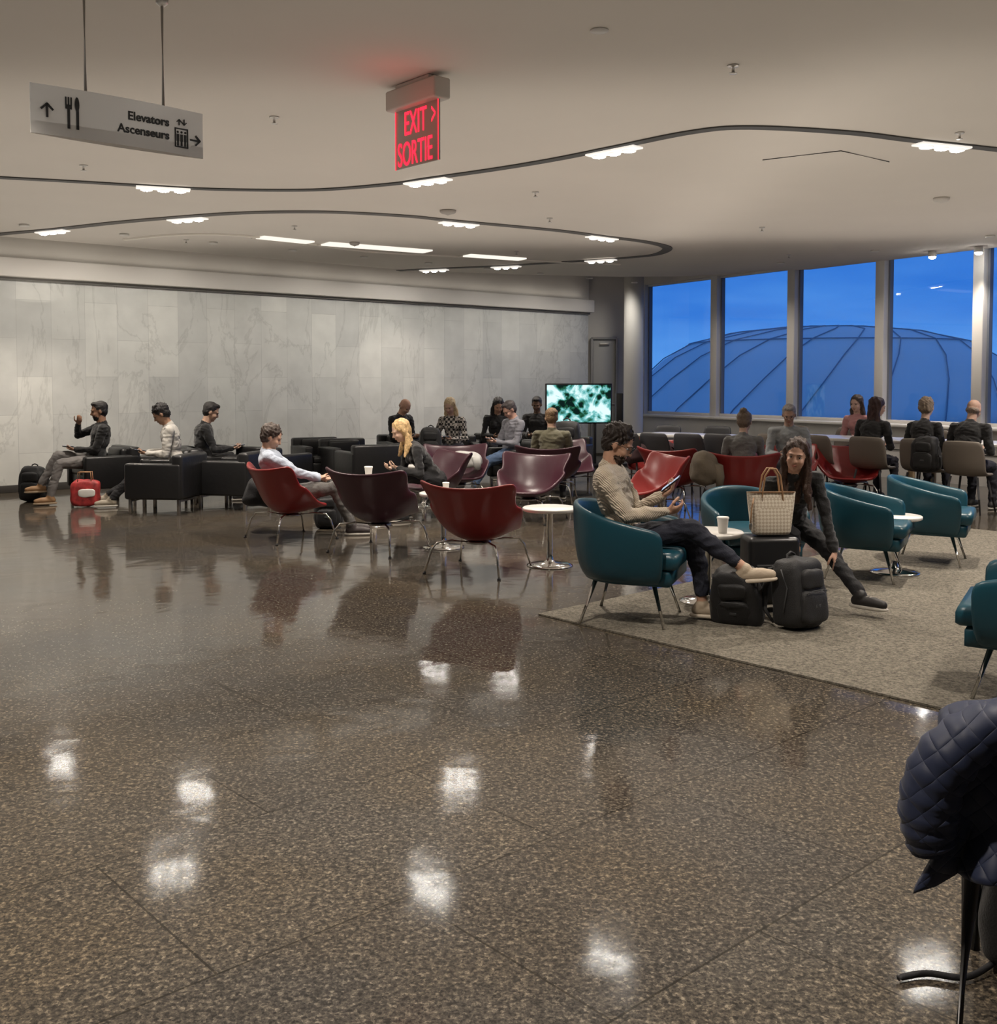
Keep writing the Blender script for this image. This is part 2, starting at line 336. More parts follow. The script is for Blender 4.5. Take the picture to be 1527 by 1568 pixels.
for x,y,w_ in[(80,351,210),(287,332,260),(703,339,260),(922,361,260),(920,396,170),(775,406,100),(665,411,80)]: fixture(plane_pt(x,y,CEIL),Q2,1,w_)
for x,y in[(-2.6,4.2),(0,4.6),(-.6,1.6),(2.4,3.2),(-3.8,6.6),(3.6,5.6),(-5.5,4.5),(5.6,8.6),(6.5,11.3),(6.2,9.4)]:
    fixture((x,y),[Vector((x-1,y,0)),Vector((x+1,y,0))],.8,280)
for x,y in[(1428,384),(1499,377)]:
    p=plane_pt(x,y,CEIL); o=B(); o.lathe([(.05,0),(.06,-.08),(.05,-.085),(.001,-.085)],hous2,20); o.ell((0,0,-.09),(.05,.05,.03),lampm,n=8); o.obj('window_spotlight',(p.x,p.y,CEIL-.002)); spot('window_spot_beam',(p.x,p.y,CEIL-.15),(p.x-.4,p.y-.3,0),80)
for t in(.4,.62,.85,1.08):  # added discs and fill spots, no seen source, to brighten the mullions
    p=gp(t)+gn*1.2; o=B(); o.lathe([(.06,0),(.06,-.02),(.045,-.02),(.001,-.012)],hous2,16); o.obj('window_wash_downlight',(p.x,p.y,(CEIL if t>.55 else 3.76)-.003)); q=gp(t)
    spot('window_wash_beam',(p.x,p.y,CEIL-.05),(q.x,q.y,1.0),60,110,.9,.1)
recess_glow=emis('trough_diffuser',(1,.93,.82),1.1)  # glowing strips stand in for the lit sides of the ceiling recess
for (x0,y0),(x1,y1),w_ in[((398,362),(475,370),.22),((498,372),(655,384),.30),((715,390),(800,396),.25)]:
    a=plane_pt(x0,y0,CEIL);c=plane_pt(x1,y1,CEIL);d=c-a; o=B(); o.box((0,0,-.012),(d.length,w_,.02),recess_glow,0); o.box((0,w_/2+.02,-.013),(d.length+.1,.05,.02),ceilm,.004); o.obj('ceiling_light_panel',(a+c)/2,math.atan2(d.y,d.x))
sw,_=ribbon([plane_pt(x,y,CEIL)[:2] for x,y in[(190,366),(260,359),(340,358),(430,366),(560,384),(700,392),(850,400),(950,404)]],.05,CEIL-.021,.02,mat('ceiling_relief',(.75,.71,.64),.8),'trim_ceiling_swirl')  # paler ribbon: the light swirl of the recess painted as colour
nW=16
for i in range(nW):
    s_=1.5+ (wall_len-2.0)*i/(nW-1); p=W0+wd*s_+wn*1.7
    spot('wall_wash_beam',(p.x,p.y,CEIL-.06),(p.x-wn.x*1.7,p.y-wn.y*1.7,1.7),(88 if i%3 else 58)*(1 if i<nW-4 else .8),100,1,.12,(1,.95,.86))
    o=B(); o.lathe([(.06,0),(.06,-.02),(.045,-.02),(.001,-.012)],hous2,16); o.obj('wall_washer_lamp',(p.x,p.y,CEIL-.003))
def area(name,p,rot,sx,sy,watts,col=WARM):
    l=bpy.data.lights.new(name,'AREA'); l.shape='RECTANGLE'; l.size=sx; l.size_y=sy; l.energy=watts; l.color=col
    o=bpy.data.objects.new(name,l); scene.collection.objects.link(o); o.location=p; o.rotation_euler=rot; return o
UP=(1,.92,.82)
area('cove_uplight',(-2,10.5,2.6),(math.pi,0,0),9,8,100,UP)  # added unseen area lights facing up, to brighten the ceiling
area('cove_uplight',(4.5,10,2.7),(math.pi,0,0),5,8,48,UP)
area('cove_uplight',(0,3.5,2.7),(math.pi,0,0),9,5,22,UP)
cm_=W0+wd*(wall_len/2)+wn*.12
area('cornice_cove_light',(cm_.x,cm_.y,3.2),(math.pi,0,ang),wall_len-.5,.08,7,UP)  # added hidden strip facing up, to brighten the recess above the cornice

# ---------------------------------------------------------------- small ceiling things
def sprinkler(px,py):
    p=plane_pt(px,py,CEIL); p.z-=.002; o=B(); o.lathe([(.045,0),(.04,-.008),(.012,-.012),(.012,-.05),(.03,-.055),(.03,-.06),(.004,-.062)],steel,16); o.obj('fire_sprinkler',p,0,.8)
for q in[(420,179),(1123,100),(128,253),(820,294),(842,334),(1167,348),(451,346),(791,385),(1470,203),(1208,390),(285,367)]: sprinkler(*q)
def smoke(px,py,r=.09,m=None):
    p=plane_pt(px,py,CEIL); p.z-=.002; o=B(); o.lathe([(r,0),(r,-.02),(r*.8,-.035),(r*.5,-.04),(.001,-.055)],m or mat('detector_plastic',(.35,.32,.29),.5),24); o.obj('smoke_detector',p)
dw_=mat('detector_white',(.55,.52,.48),.6)
smoke(686,322); smoke(543,371,.07); smoke(1442,303,.08,dw_)
p=plane_pt(918,46,CEIL); o=B(); o.lathe([(.05,0),(.05,-.005),(.001,-.006)],dw_,24); o.obj('ceiling_blank_plate',(p.x,p.y,CEIL-.002))
o=B(); pp=[plane_pt(x,y,CEIL-.004) for x,y in[(1168,245),(1288,231),(1362,248)]]; 
for a,c in((0,1),(1,2)): o.tube([pp[a],pp[c]],.004,darkslot,4)
o.obj('trim_ceiling_hatch')

# ---------------------------------------------------------------- directional sign
sgn=mat('sign_silver',(.86,.85,.83),.4,.1); ink=mat('sign_ink',(.02,.02,.02),.5)
A=Vector((depth_pt(46,160,4.85).x,4.85,0)); C=Vector((depth_pt(310,210,5.42).x,5.42,0)); L_=(C-A).length; an=math.atan2(C.y-A.y,C.x-A.x)
o=B(); z0,z1=2.645,2.872
n=24; vs=[];fs=[]
for i in range(n+1):
    x=L_*i/n; bulge=.030*(1-(2*i/n-1)**2)
    vs+=[(x,-.004-bulge,z0),(x,-.004-bulge,z1),(x,.004+bulge,z1),(x,.004+bulge,z0)]
for i in range(n):
    for k in range(4): fs.append((i*4+k,(i+1)*4+k,(i+1)*4+(k+1)%4,i*4+(k+1)%4))
fs+= [(0,1,2,3),(n*4+3,n*4+2,n*4+1,n*4)]
o.add(vs,fs,sgn,False)
zo=-.012
def surf(x): return -.004-.030*(1-(2*x/L_-1)**2)-.002
def front(x,z,dy=-.036): return Matrix.Translation((x,dy,z+zo))@Matrix.Rotation(math.pi/2,4,'X')
def fbox(x,z,w,h,rot=0,m=ink): o.box((x,surf(x),z+zo),(w,.004,h),m,0,rot=Matrix.Rotation(rot,3,'Y'))
def arrow(x,z,s,r):
    R=Matrix.Rotation(r,3,'Y')
    for (ax,az,w_,h_,rr) in[(0,-.1,.14,.9,0),(-.2,.2,.14,.62,rad(45)),(.2,.2,.14,.62,rad(-45))]:
        q=R@Vector((ax*s,0,az*s)); o.box((x+q.x,surf(x)-.001,z+q.z+zo),(w_*s,.006,h_*s),ink,0,rot=R@Matrix.Rotation(rr,3,'Y'))
arrow(.07,2.772,.065,0)
fbox(.165,2.742,.012,.09); fbox(.165,2.797,.03,.02)
for k in(-1,0,1): fbox(.165+k*.012,2.822,.006,.04)
fbox(.205,2.742,.012,.09); o.ell((.203,surf(.205)-.001,2.812+zo),(.011,.003,.035),ink,n=8)
o.text('Elevators',.057,front(.655,2.785,-.034),ink,.002,1,'RIGHT',.0014); o.text('Ascenseurs',.057,front(.655,2.72,-.034),ink,.002,1,'RIGHT',.0014)
ex=.725
for x,z,w_,h_ in[(ex,2.785,.07,.006),(ex,2.695,.07,.006),(ex-.034,2.74,.006,.095),(ex+.034,2.74,.006,.095)]: fbox(x,z,w_,h_)
for k in(-1,0,1):
    o.ell((ex+k*.02,surf(ex)-.001,2.768+zo),(.006,.004,.006),ink,n=6); fbox(ex+k*.02,2.74,.013,.035); fbox(ex+k*.02,2.713,.009,.025)
arrow(ex-.013,2.818,.03,0); arrow(ex+.015,2.818,.03,math.pi)
arrow(.805,2.74,.058,math.pi/2)
for px in(125,242):
    x=L_*(.30 if px<200 else .755)
    o.tube([(x,0,z1-.01),(x,0,CEIL-.002)],.008,steel,10); o.lathe([(.03,CEIL-.002),(.03,CEIL-.02),(.012,CEIL-.035)],steel,16,(x,0,0))
o.obj('directional_sign',A,an)

# ---------------------------------------------------------------- exit sign
zo=0
A=Vector((depth_pt(606,200,6.85).x,6.85,0)); C=Vector((depth_pt(674,200,6.5).x,6.5,0)); L_=(C-A).length; an=math.atan2(C.y-A.y,C.x-A.x)
red=emis('exit_red',(1,.02,.045),2.4); acr=mat('exit_acrylic',(.40,.35,.31),.2)
boxm=mat('exit_box_paint',(.5,.46,.41),.5)
o=B(); o.box((L_/2,0,3.305),(L_*1.12,.13,.13),boxm,.015,3); o.box((L_/2,0,3.383),(L_*.75,.09,.026),boxm,.004)
zt=3.25; zb=2.87
o.box((L_/2,0,(zt+zb)/2),(L_*.98,.012,zt-zb),acr,.002)
def etext(t,z,s,sx,x,bd=.0): o.text(t,s,front(x,z,-.009),red,.0012,sx,'LEFT',bd)
etext('EXIT',3.075,.215,.54,L_*.22); etext('>',3.09,.20,.40,L_*.83); etext('SORTIE',2.885,.215,.53,L_*.07)
for x in(L_*.02,L_*.98): o.box((x,-.003,(zt+zb)/2),(.003,.014,zt-zb),red,0)
o.obj('exit_sign',A,an)
pl=bpy.data.lights.new('exit_glow','POINT'); pl.energy=.7; pl.color=(1,.05,.03); pl.shadow_soft_size=.1
po=bpy.data.objects.new('exit_glow',pl); scene.collection.objects.link(po); po.location=((A.x+C.x)/2-.1,6.35,3.1)

# ---------------------------------------------------------------- TV
tvm=bpy.data.materials.new('tv_picture'); tvm.use_nodes=True; nt=tvm.node_tree; nt.nodes.clear(); L=nt.links
tc=N('ShaderNodeTexCoord'); n1=N('ShaderNodeTexVoronoi',Scale=9.0); nd=N('ShaderNodeTexNoise',Scale=2.6,Detail=5.0,Roughness=.6,Distortion=.8); L.new(tc.outputs['Object'],n1.inputs['Vector']); L.new(tc.outputs['Object'],nd.inputs['Vector'])
ml=nt.nodes.new('ShaderNodeMath'); ml.operation='MULTIPLY_ADD'; ml.inputs[1].default_value=.20; L.new(n1.outputs['Distance'],ml.inputs[0]); L.new(nd.outputs['Fac'],ml.inputs[2])
rp=nt.nodes.new('ShaderNodeValToRGB'); cr=rp.color_ramp; cr.elements[0].position=.53; cr.elements[0].color=(.004,.014,.012,1); cr.elements[1].position=.72; cr.elements[1].color=(.75,1,1,1)
e=cr.elements.new(.57); e.color=(.015,.10,.05,1); e=cr.elements.new(.63); e.color=(.14,.48,.48,1); L.new(ml.outputs[0],rp.inputs['Fac'])
e=nt.nodes.new('ShaderNodeEmission'); e.inputs[1].default_value=1.1; L.new(rp.outputs[0],e.inputs[0]); oo=nt.nodes.new('ShaderNodeOutputMaterial'); L.new(e.outputs[0],oo.inputs[0])
tp=depth_pt(886,618,18.5); o=B(); tvb=mat('tv_black',(.01,.01,.012),.3)
o.box((0,0,tp.z),(1.2,.06,.71),tvb,.01); o.box((0,-.032,tp.z),(1.15,.004,.66),tvm,0)
for x in(-.3,.3): o.box((x,.02,.42),(.05,.05,.75),tvb,.005)
o.box((0,0,.03),(.9,.5,.05),tvb,.01)
o.obj('television',(tp.x,18.5,0),rad(8))
o=B(); o.box((0,0,.65),(.12,.3,1.3),tvb,.01); o.box((0,0,.02),(.35,.4,.04),tvb,.01); o.obj('floor_kiosk',(depth_pt(948,620,18.9).x,18.9,0))

# ---------------------------------------------------------------- FURNITURE
def pnoise(P,sc,off=0):
    return np.array([mnoise.noise(Vector((p[0]*sc+off,p[1]*sc-off,p[2]*sc+off*.5))) for p in P])
def softbox(size,p=.5,seed=0,amp=.012,n=26,sag=.0,fs=9):
    t=B(); t.ell((0,0,0),(1,1,1),None,n=n); v=np.array(t.V)
    v=np.sign(v)*np.abs(v)**p
    v=v*np.array(size)/2
    q=amp*2*pnoise(v,fs,seed)+amp*.9*pnoise(v,fs*2.3,seed+5) if amp>0 else np.zeros(len(v))
    nn=v/(np.linalg.norm(v,axis=1,keepdims=True)+1e-6); v=v+nn*q[:,None]
    v[:,1]*=1+sag*(.5-v[:,2]/size[2]); v[:,0]*=1+sag*(.5-v[:,2]/size[2])
    return v,t.F
def swan(x,y,deg,col,name='lounge_chair',sc=1):
    st=[(.31,.325,.21,.0,-.05),(.20,.305,.28,.03,.0),(.06,.27,.335,.11,.02),(-.08,.250,.405,.24,.05),(-.19,.285,.42,.25,.10),(-.265,.39,.375,.15,.15),(-.315,.52,.39,.09,.16),(-.36,.635,.43,.065,.15),(-.39,.69,.415,.045,.13)]
    nu=15; vs=[];fs=[]
    for (cx,cz,w_,dz,dx) in st:
        for i in range(nu):
            u=-1+2*i/(nu-1); s=abs(u)**2.2
            vs.append((cx+dx*s,w_*u*(1-.03*s),cz+dz*s))
    for j in range(len(st)-1):
        for i in range(nu-1): a=j*nu+i; fs.append((a,a+1,a+nu+1,a+nu))
    co,f,_=modmesh(vs,fs,[('SOLIDIFY',dict(thickness=.034,offset=0)),('SUBSURF',dict(levels=2))])
    o=B(); o.add(co,f,col)
    o.lathe([(.10,.22),(.10,.235),(.07,.245)],steel,20,(-.02,0,0))
    for sx in(1,-1):
        for sy in(1,-1):
            o.tube([(-.02+sx*.05,sy*.05,.232),(-.02+sx*.15,sy*.16,.25),(-.02+sx*.24,sy*.25,.24),(-.02+sx*.27,sy*.28,.19),(-.02+sx*.32,sy*.32,.006)],.009,chrome,8)
            o.lathe([(.014,0),(.014,.012)],blackfab,10,(-.02+sx*.32,sy*.32,0))
    return o.obj(name,(x,y,0),rad(deg),sc)
redm=mat('red_leather',(.22,.016,.015),.33,bump=.15,bscale=9); plum=mat('plum_leather',(.050,.012,.022),.36,bump=.15,bscale=9)
teal=mat('teal_leather',(.008,.056,.082),.36,bump=.3,bscale=8)
swan(-1.98,10.0,40,redm); swan(-1.05,9.3,62,plum,sc=1.03); swan(-.15,8.3,66,redm)
swan(.32,11.3,-115,plum); swan(.64,13.0,80,plum); swan(-.5,12.9,-80,plum)
swan(1.62,11.2,-160,redm); swan(2.1,14.3,-120,redm); swan(4.35,12.9,-100,redm); swan(2.75,11.8,80,redm); swan(2.15,12.6,50,redm)
swan(3.55,12.9,-100,redm); swan(.95,13.9,-60,plum)
swan(-.72,11.7,-150,plum)

def tub(x,y,deg,name='tub_chair',sc=1):
    path=[]
    R=.33
    for i in range(5): path.append((.26-.26*i/5,R,i/5*.26))
    for i in range(15):
        a=math.pi/2+math.pi*i/14; path.append((R*math.cos(a)*1.0,R*math.sin(a),0))
    for i in range(1,6): path.append((.26*i/5,-R,0))
    n=len(path); vs=[];fs=[]; 
    for i,(px,py,_) in enumerate(path):
        bx=(.26-px)/(.26+R); h=.575+.135*(bx**1.3); 
        def P(s,z): return (px*s if px<0 else px*(1+(s-1)*.3), py*s, z)
        sec=[P(.84,.25),P(.95,.30),P(1.04,.42),P(1.08,h-.05),P(1.07,h-.012),P(1.03,h),P(.96,h-.005),P(.92,h-.04),P(.88,.44),P(.84,.34),P(.80,.26)]
        if i in(0,n-1):
            sec=[(p[0]+.0,p[1],.26+(p[2]-.26)*.93) for p in sec]
        vs+=sec
    k=11
    for i in range(n-1):
        for j in range(k): fs.append((i*k+j,i*k+(j+1)%k,(i+1)*k+(j+1)%k,(i+1)*k+j))
    fs.append(tuple(range(k))[::-1]); fs.append(tuple((n-1)*k+j for j in range(k)))
    co,f,_=modmesh(vs,fs,[('SUBSURF',dict(levels=1))])
    o=B(); o.add(co,f,teal)
    def dpad(z0,z1,r,xf,bev):
        pr=[]
        for i in range(8): pr.append((xf-(xf)*i/8*1.0,r))
        for i in range(17):
            a=math.pi/2+math.pi*i/16; pr.append((r*math.cos(a),r*math.sin(a)))
        for i in range(1,9): pr.append((xf*i/8,-r))
        m_=len(pr); vs=[];fs=[]; cxx=.02
        lv=[(z0,.0),(z0,.94),(z0+bev*.4,1),(z1-bev,1),(z1-bev*.3,.97),(z1,.88),(z1+.006,.0)]
        for z,s in lv:
            for p in pr: vs.append((cxx+(p[0]-cxx)*s,p[1]*s,z))
        for i in range(len(lv)-1):
            for j in range(m_): fs.append((i*m_+j,i*m_+(j+1)%m_,(i+1)*m_+(j+1)%m_,(i+1)*m_+j))
        o.add(vs,fs,teal)
    dpad(.245,.345,.275,.285,.02); dpad(.345,.445,.285,.325,.035)
    for sx,sy in((1,1),(1,-1),(-1,1),(-1,-1)):
        o.tube([(sx*.17,sy*.18,.26),(sx*.25,sy*.25,0)],[.016,.010],chrome,10)
    return o.obj(name,(x,y,0.012),rad(deg),sc)
tub(.84,6.56,-20,sc=1.05); tub(1.83,7.58,-80); tub(2.80,7.95,-28); tub(3.60,8.65,-28); tub(2.57,4.95,150)
def club(x,y,deg,name='black_armchair',w=.72):
    o=B()
    o.box((0,0,.27),(.62,w-.2,.16),blackleather,.03,3); o.box((.03,0,.38),(.58,w-.24,.11),blackleather,.04,4)
    for s in(1,-1): o.box((0,s*(w/2-.06),.375),(.68,.12,.41),blackleather,.03,3)
    o.box((-.29,0,.43),(.14,w-.02,.50),blackleather,.035,3); o.box((-.2,0,.52),(.12,w-.25,.28),blackleather,.04,3)
    for sx in(.29,-.29):
        for s in(1,-1): o.box((sx,s*(w/2-.06),.09),(.035,.035,.18),steel,.004)
        o.box((sx,0,.155),(.03,w-.12,.03),steel,.003)
    return o.obj(name,(x,y,0),rad(deg))
club(-3.86,12.1,172); club(-3.16,12.5,165); club(-5.05,13.3,-140); club(-4.1,12.95,-160); club(-3.66,13.4,30)
club(-2.6,15.3,-60); club(-2.15,15.0,-60); club(-1.75,14.0,120); club(-1.45,16.3,-60); club(-.65,15.9,-80); club(-.05,16.6,-90); club(.3,14.6,-150); club(.62,16.8,-100); club(-2.9,13.5,60);club(.95,15.6,-120)
def ptable(x,y,h=.48,r=.24,z=0,name='pedestal_table'):
    o=B(); o.lathe([(r-.01,h-.03),(r,h-.022),(r,h-.006),(r-.006,h),(.001,h)],whitetop,40)
    o.lathe([(.19,0),(.19,.008),(.15,.018),(.05,.028),(.03,.05),(.026,.1),(.026,h-.06),(.06,h-.035),(.06,h-.03)],chrome,32)
    return o.obj(name,(x,y,z))
ptable(.42,8.5,.48,.225); ptable(-.50,9.45,.5,.22); ptable(3.1,8.12,.45,.20,.012); ptable(1.42,7.05,.48,.24,.012); ptable(2.2,7.2+1.4,.5,.22); ptable(-.9,12.6,.5,.22); ptable(-1.3,10.9,.5,.22)
dk=mat('chair_dark_grey',(.045,.045,.05),.5); bg_=mat('chair_taupe',(.17,.145,.12),.55); wood=mat('light_oak',(.42,.30,.17),.5,var=.15,vscale=12)
def desk_chair(x,y,deg,m,name='dining_chair'):
    vs=[];fs=[];nu=11;st=[(.22,.44,.20,.0,0),(.1,.435,.23,.01,0),(-.08,.43,.235,.02,.01),(-.18,.47,.24,.03,.04),(-.22,.58,.245,.02,.07),(-.245,.72,.24,.0,.07),(-.26,.84,.21,-.01,.05)]
    for cx_,cz,w_,dz,dx in st:
        for i in range(nu):
            u=-1+2*i/(nu-1); s=u*u; vs.append((cx_+dx*s,w_*u,cz+dz*s))
    for j in range(len(st)-1):
        for i in range(nu-1): a=j*nu+i; fs.append((a,a+1,a+nu+1,a+nu))
    co,f,_=modmesh(vs,fs,[('SOLIDIFY',dict(thickness=.035,offset=0)),('SUBSURF',dict(levels=1))])
    o=B(); o.add(co,f,m)
    for sx in(1,-1):
        for sy in(1,-1): o.tube([(sx*.14,sy*.15,.42),(sx*.22,sy*.22,0)],[.014,.010],dk,8)
    return o.obj(name,(x,y,0),rad(deg))
for x,y in[(1.85,14.2),(2.2,14.0),(2.62,13.8),(3.0,13.7),(2.5,16.0),(3.2,15.7)]: desk_chair(x,y,45 if y<15 else -130,dk)
for x,y in[(4.15,13.4),(4.66,12.95),(5.12,12.5),(5.42,12.0),(6.0,11.7),(3.7,13.7)]: desk_chair(x,y,44,bg_)
for x,y in[(5.05,15.25),(5.95,14.45),(4.4,15.8)]: desk_chair(x,y,-136,bg_)
def long_table(a,c,wd_,name='long_table'):
    a=Vector((*a,0));c=Vector((*c,0));d=c-a;l=d.length;o=B()
    o.box((l/2,0,.735),(l,wd_,.04),whitetop,.006)
    k=max(2,int(l/1.6)+1)
    for i in range(k):
        x=.06+(l-.12)*i/(k-1)
        for s in(1,-1): o.box((x,s*(wd_/2-.06),.36),(.07,.07,.715),wood,.006)
        o.box((x,0,.66),(.05,wd_-.15,.07),wood,.004)
    return o.obj(name,a,math.atan2(d.y,d.x))
long_table((2.2,15.4),(3.3,14.5),.7); long_table((4.1,14.75),(8.2,10.95),.85)

# ---------------------------------------------------------------- BAGS
bagm=mat('ballistic_nylon',(.008,.008,.009),.65,bump=.3,bscale=150,sheen=.05); bagg=mat('grey_nylon',(.05,.052,.055),.7)
def backpack(x,y,deg,sc=1,lean=0,m=None,z=0,name='backpack',sag=.18):
    m=m or bagm; o=B(); R=Matrix.Rotation(rad(lean),4,'Y'); sd=x*7+y
    def sb(c,size,mm,p=.45,amp=.010):
        v,f=softbox(size,p,sd,amp,sag=sag if size[2]>.3 else 0); v=v+np.array(c); o.add([R@Vector(q) for q in v],f,mm)
    sb((0,0,.235),(.22,.31,.46),m); sb((.10,0,.15),(.11,.25,.22),m,.5,.006); sb((.10,0,.33),(.09,.21,.13),m,.5,.005)
    sb((-.0,.16,.13),(.14,.07,.18),m,.55,.004)
    o.tube([R@Vector(p) for p in[(-.04,-.045,.44),(-.05,-.035,.48),(-.05,0,.495),(-.05,.035,.48),(-.04,.045,.44)]],.009,m,8)
    for s in(1,-1): 
        o.tube([R@Vector(p) for p in[(-.09,s*.07,.43),(-.15,s*.09,.38),(-.18,s*.12,.25),(-.16,s*.15,.12),(-.10,s*.14,.04)]],[.018,.022,.022,.014,.008],m,8)
        o.tube([R@Vector(p) for p in[(.0,s*.165,.40),(.05,s*.17,.28),(.02,s*.185,.12)]],.005,bagg,6)
    o.tube([R@Vector(p) for p in[(.150,-.10,.245),(.163,-.05,.262),(.165,.05,.262),(.150,.10,.245)]],.003,bagg,5)
    o.tube([R@Vector(p) for p in[(.07,-.14,.30),(.09,-.12,.40),(.08,0,.445),(.09,.12,.40),(.07,.14,.30)]],.0035,bagg,5)
    o.box((0,0,0),(.004,.05,.02),bagg,.001,1,M=R@Matrix.Translation((.155,0,.16)))
    return o.obj(name,(x,y,z),rad(deg),sc)
backpack(1.50,6.47,-115,.82,22,z=.012,sag=.4); backpack(1.83,6.28,-55,.92,-4,z=.012)
backpack(-5.85,13.1,-90,.95,0); backpack(-1.75,10.7,-90,.8,0); backpack(5.0,12.2,-130,.9,0,z=.45); backpack(.95,14.6,-100,1.2,0,z=.40)
backpack(-.95,14.6,-90,.9,0,z=.45)
o=B(); blk=mat('suitcase_black',(.012,.012,.013),.35)
o.box((0,0,.27),(.34,.22,.44),blk,.035,4); o.box((0,-.115,.20),(.26,.03,.24),blk,.012,3)
for i in(-1,1):
    for j in(-1,1): o.ell((i*.13,j*.07,.028),(.028,.016,.028),blk,n=8)
o.tube([(-.08,.03,.48),(-.08,.03,.505),(.08,.03,.505),(.08,.03,.48)],.009,blk,8)
o.obj('carry_on_suitcase',(1.77,6.78,.012),rad(5))
tm=bpy.data.materials.new('checker_canvas'); tm.use_nodes=True; nt=tm.node_tree; L=nt.links; b=nt.nodes['Principled BSDF']; b.inputs['Roughness'].default_value=.6
tc=N('ShaderNodeTexCoord'); mp=N('ShaderNodeMapping'); mp.inputs['Rotation'].default_value=(0,rad(45),0); ck=N('ShaderNodeTexChecker',Scale=62.0); ck.inputs['Color1'].default_value=(.74,.67,.56,1); ck.inputs['Color2'].default_value=(.54,.45,.34,1)
L.new(tc.outputs['Object'],mp.inputs[0]); L.new(mp.outputs[0],ck.inputs['Vector']); L.new(ck.outputs[0],b.inputs['Base Color'])
tan=mat('tan_leather',(.42,.24,.12),.5)
vs=[];fs=[];sec=[(.115,.055,0),(.125,.062,.02),(.135,.06,.10),(.15,.045,.20),(.162,.02,.275)]
n=24
for a,b_,z in sec:
    for k in range(n):
        t=2*math.pi*k/n; c_,s_=math.cos(t),math.sin(t); p=.45
        vs.append((a*math.copysign(abs(c_)**p,c_),b_*math.copysign(abs(s_)**p,s_),z))
for i in range(len(sec)-1):
    for k in range(n): fs.append((i*n+k,i*n+(k+1)%n,(i+1)*n+(k+1)%n,(i+1)*n+k))
fs.append(tuple(range(n))[::-1])
o=B(); o.add(vs,fs,tm)
for s in(1,-1): o.tube([(-.07,s*.035,.18),(-.065,s*.03,.28),(-.05,s*.03,.38),(-.02,s*.03,.425),(.02,s*.03,.425),(.05,s*.03,.38),(.065,s*.03,.28),(.07,s*.035,.18)],.0065,tan,8)
for k in(-1,1): o.tube([(-.16,0,.27),(-.135,-.03,.274),(.135,-.03,.274),(.16,0,.27)],.005,tan,6)
o.tube([(-.13,-.05,.24),(-.15,-.07,.17),(-.155,-.07,.08)],.005,tan,6); o.ell((-.155,-.07,.06),(.012,.006,.025),steel,n=8)
o.obj('tote_bag',(1.77,6.76,.515),rad(4))
redbag=mat('red_canvas',(.34,.03,.03),.6,var=.6,vscale=14)
def shopper(x,y,deg,m,sc=1,name='shopping_bag'):
    o=B(); v,f=softbox((.34,.16,.32),.5,3,.01); o.add(v+np.array((0,0,.165)),f,m)
    for s in(1,-1): o.tube([(-.08,s*.05,.29),(-.07,s*.05,.42),(.07,s*.05,.42),(.08,s*.05,.29)],.006,tan,6)
    v,f=softbox((.2,.03,.10),.6,3,.004); o.add(v+np.array((.03,-.075,.17)),f,whitetop)
    return o.obj(name,(x,y,0),rad(deg),sc)
shopper(-4.98,12.55,10,redbag); 
def cup(x,y,z,sc=1,name='paper_cup'):
    o=B(); o.lathe([(.028,0),(.038,.095),(.041,.097),(.041,.105),(.036,.11),(.001,.11)],mat('cup_paper',(.75,.73,.7),.5),24); return o.obj(name,(x,y,z),0,sc)
cup(1.50,6.95,.492); cup(-.48,9.5,.50,.8) ; cup(-1.36,10.9,.5,1.1)
for t_,c_ in((.18,(.5,.02,.02)),(.32,(.6,.6,.6)),(.55,(.5,.02,.02)),(.7,(.1,.1,.1))):
    p=Vector((4.1,14.75))*(1-t_)+Vector((8.2,10.95))*t_; o=B(); o.lathe([(.035,0),(.035,.14),(.014,.19),(.014,.22),(.001,.22)],mat('bottle_%d'%int(t_*100),c_,.3),16); o.obj('drink_bottle',(p.x,p.y,.755))
def coat(x,y,z,m,rx=.25,ry=.18,rz=.14,deg=0,name='draped_coat'):
    o=B(); v,f=softbox((rx*2,ry*2,rz*2),.7,x*3,.016,30,.25,6); v[:,2]-=.5*v[:,0]**2; o.add(v,f,m)
    o.tube([(rx*.5,-ry*.6,rz*.5),(rx*.8,-ry*.9,.02),(rx*.9,-ry*1.0,-rz*.5),(rx*.9,-ry*1.0,-rz*1.1)],[.04,.055,.05,.035],m,14)
    return o.obj(name,(x,y,z),rad(deg))
coat(-.42,12.85,.55,mat('white_cloth',(.5,.5,.48),.8),.18,.18,.10)
coat(2.12,14.1,.58,mat('black_red_coat',(.03,.008,.01),.8),.34,.22,.14)
coat(2.30,11.6,.55,mat('khaki_coat',(.13,.105,.075),.9,bump=.3,bscale=40),.14,.19,.18)
coat(-2.35,10.5,.42,blackfab,.18,.2,.15)

# ---------------------------------------------------------------- foreground chair with quilted jacket
qm=bpy.data.materials.new('quilted_navy'); qm.use_nodes=True; nt=qm.node_tree; L=nt.links; b=nt.nodes['Principled BSDF']; b.inputs['Base Color'].default_value=(.013,.020,.052,1); b.inputs['Roughness'].default_value=.6; b.inputs['Sheen Weight'].default_value=.08
tc=N('ShaderNodeTexCoord'); hs=[]
for r_ in(45,-45):
    mp=N('ShaderNodeMapping'); mp.inputs['Rotation'].default_value=(0,rad(r_),0); L.new(tc.outputs['Object'],mp.inputs[0])
    wv=nt.nodes.new('ShaderNodeTexWave'); wv.wave_type='BANDS'; wv.bands_direction='X'; wv.inputs['Scale'].default_value=8.0; wv.inputs['Distortion'].default_value=.5; L.new(mp.outputs[0],wv.inputs['Vector'])
    pw=nt.nodes.new('ShaderNodeMath'); pw.operation='POWER'; pw.inputs[1].default_value=.22; L.new(wv.outputs['Fac'],pw.inputs[0]); hs.append(pw)
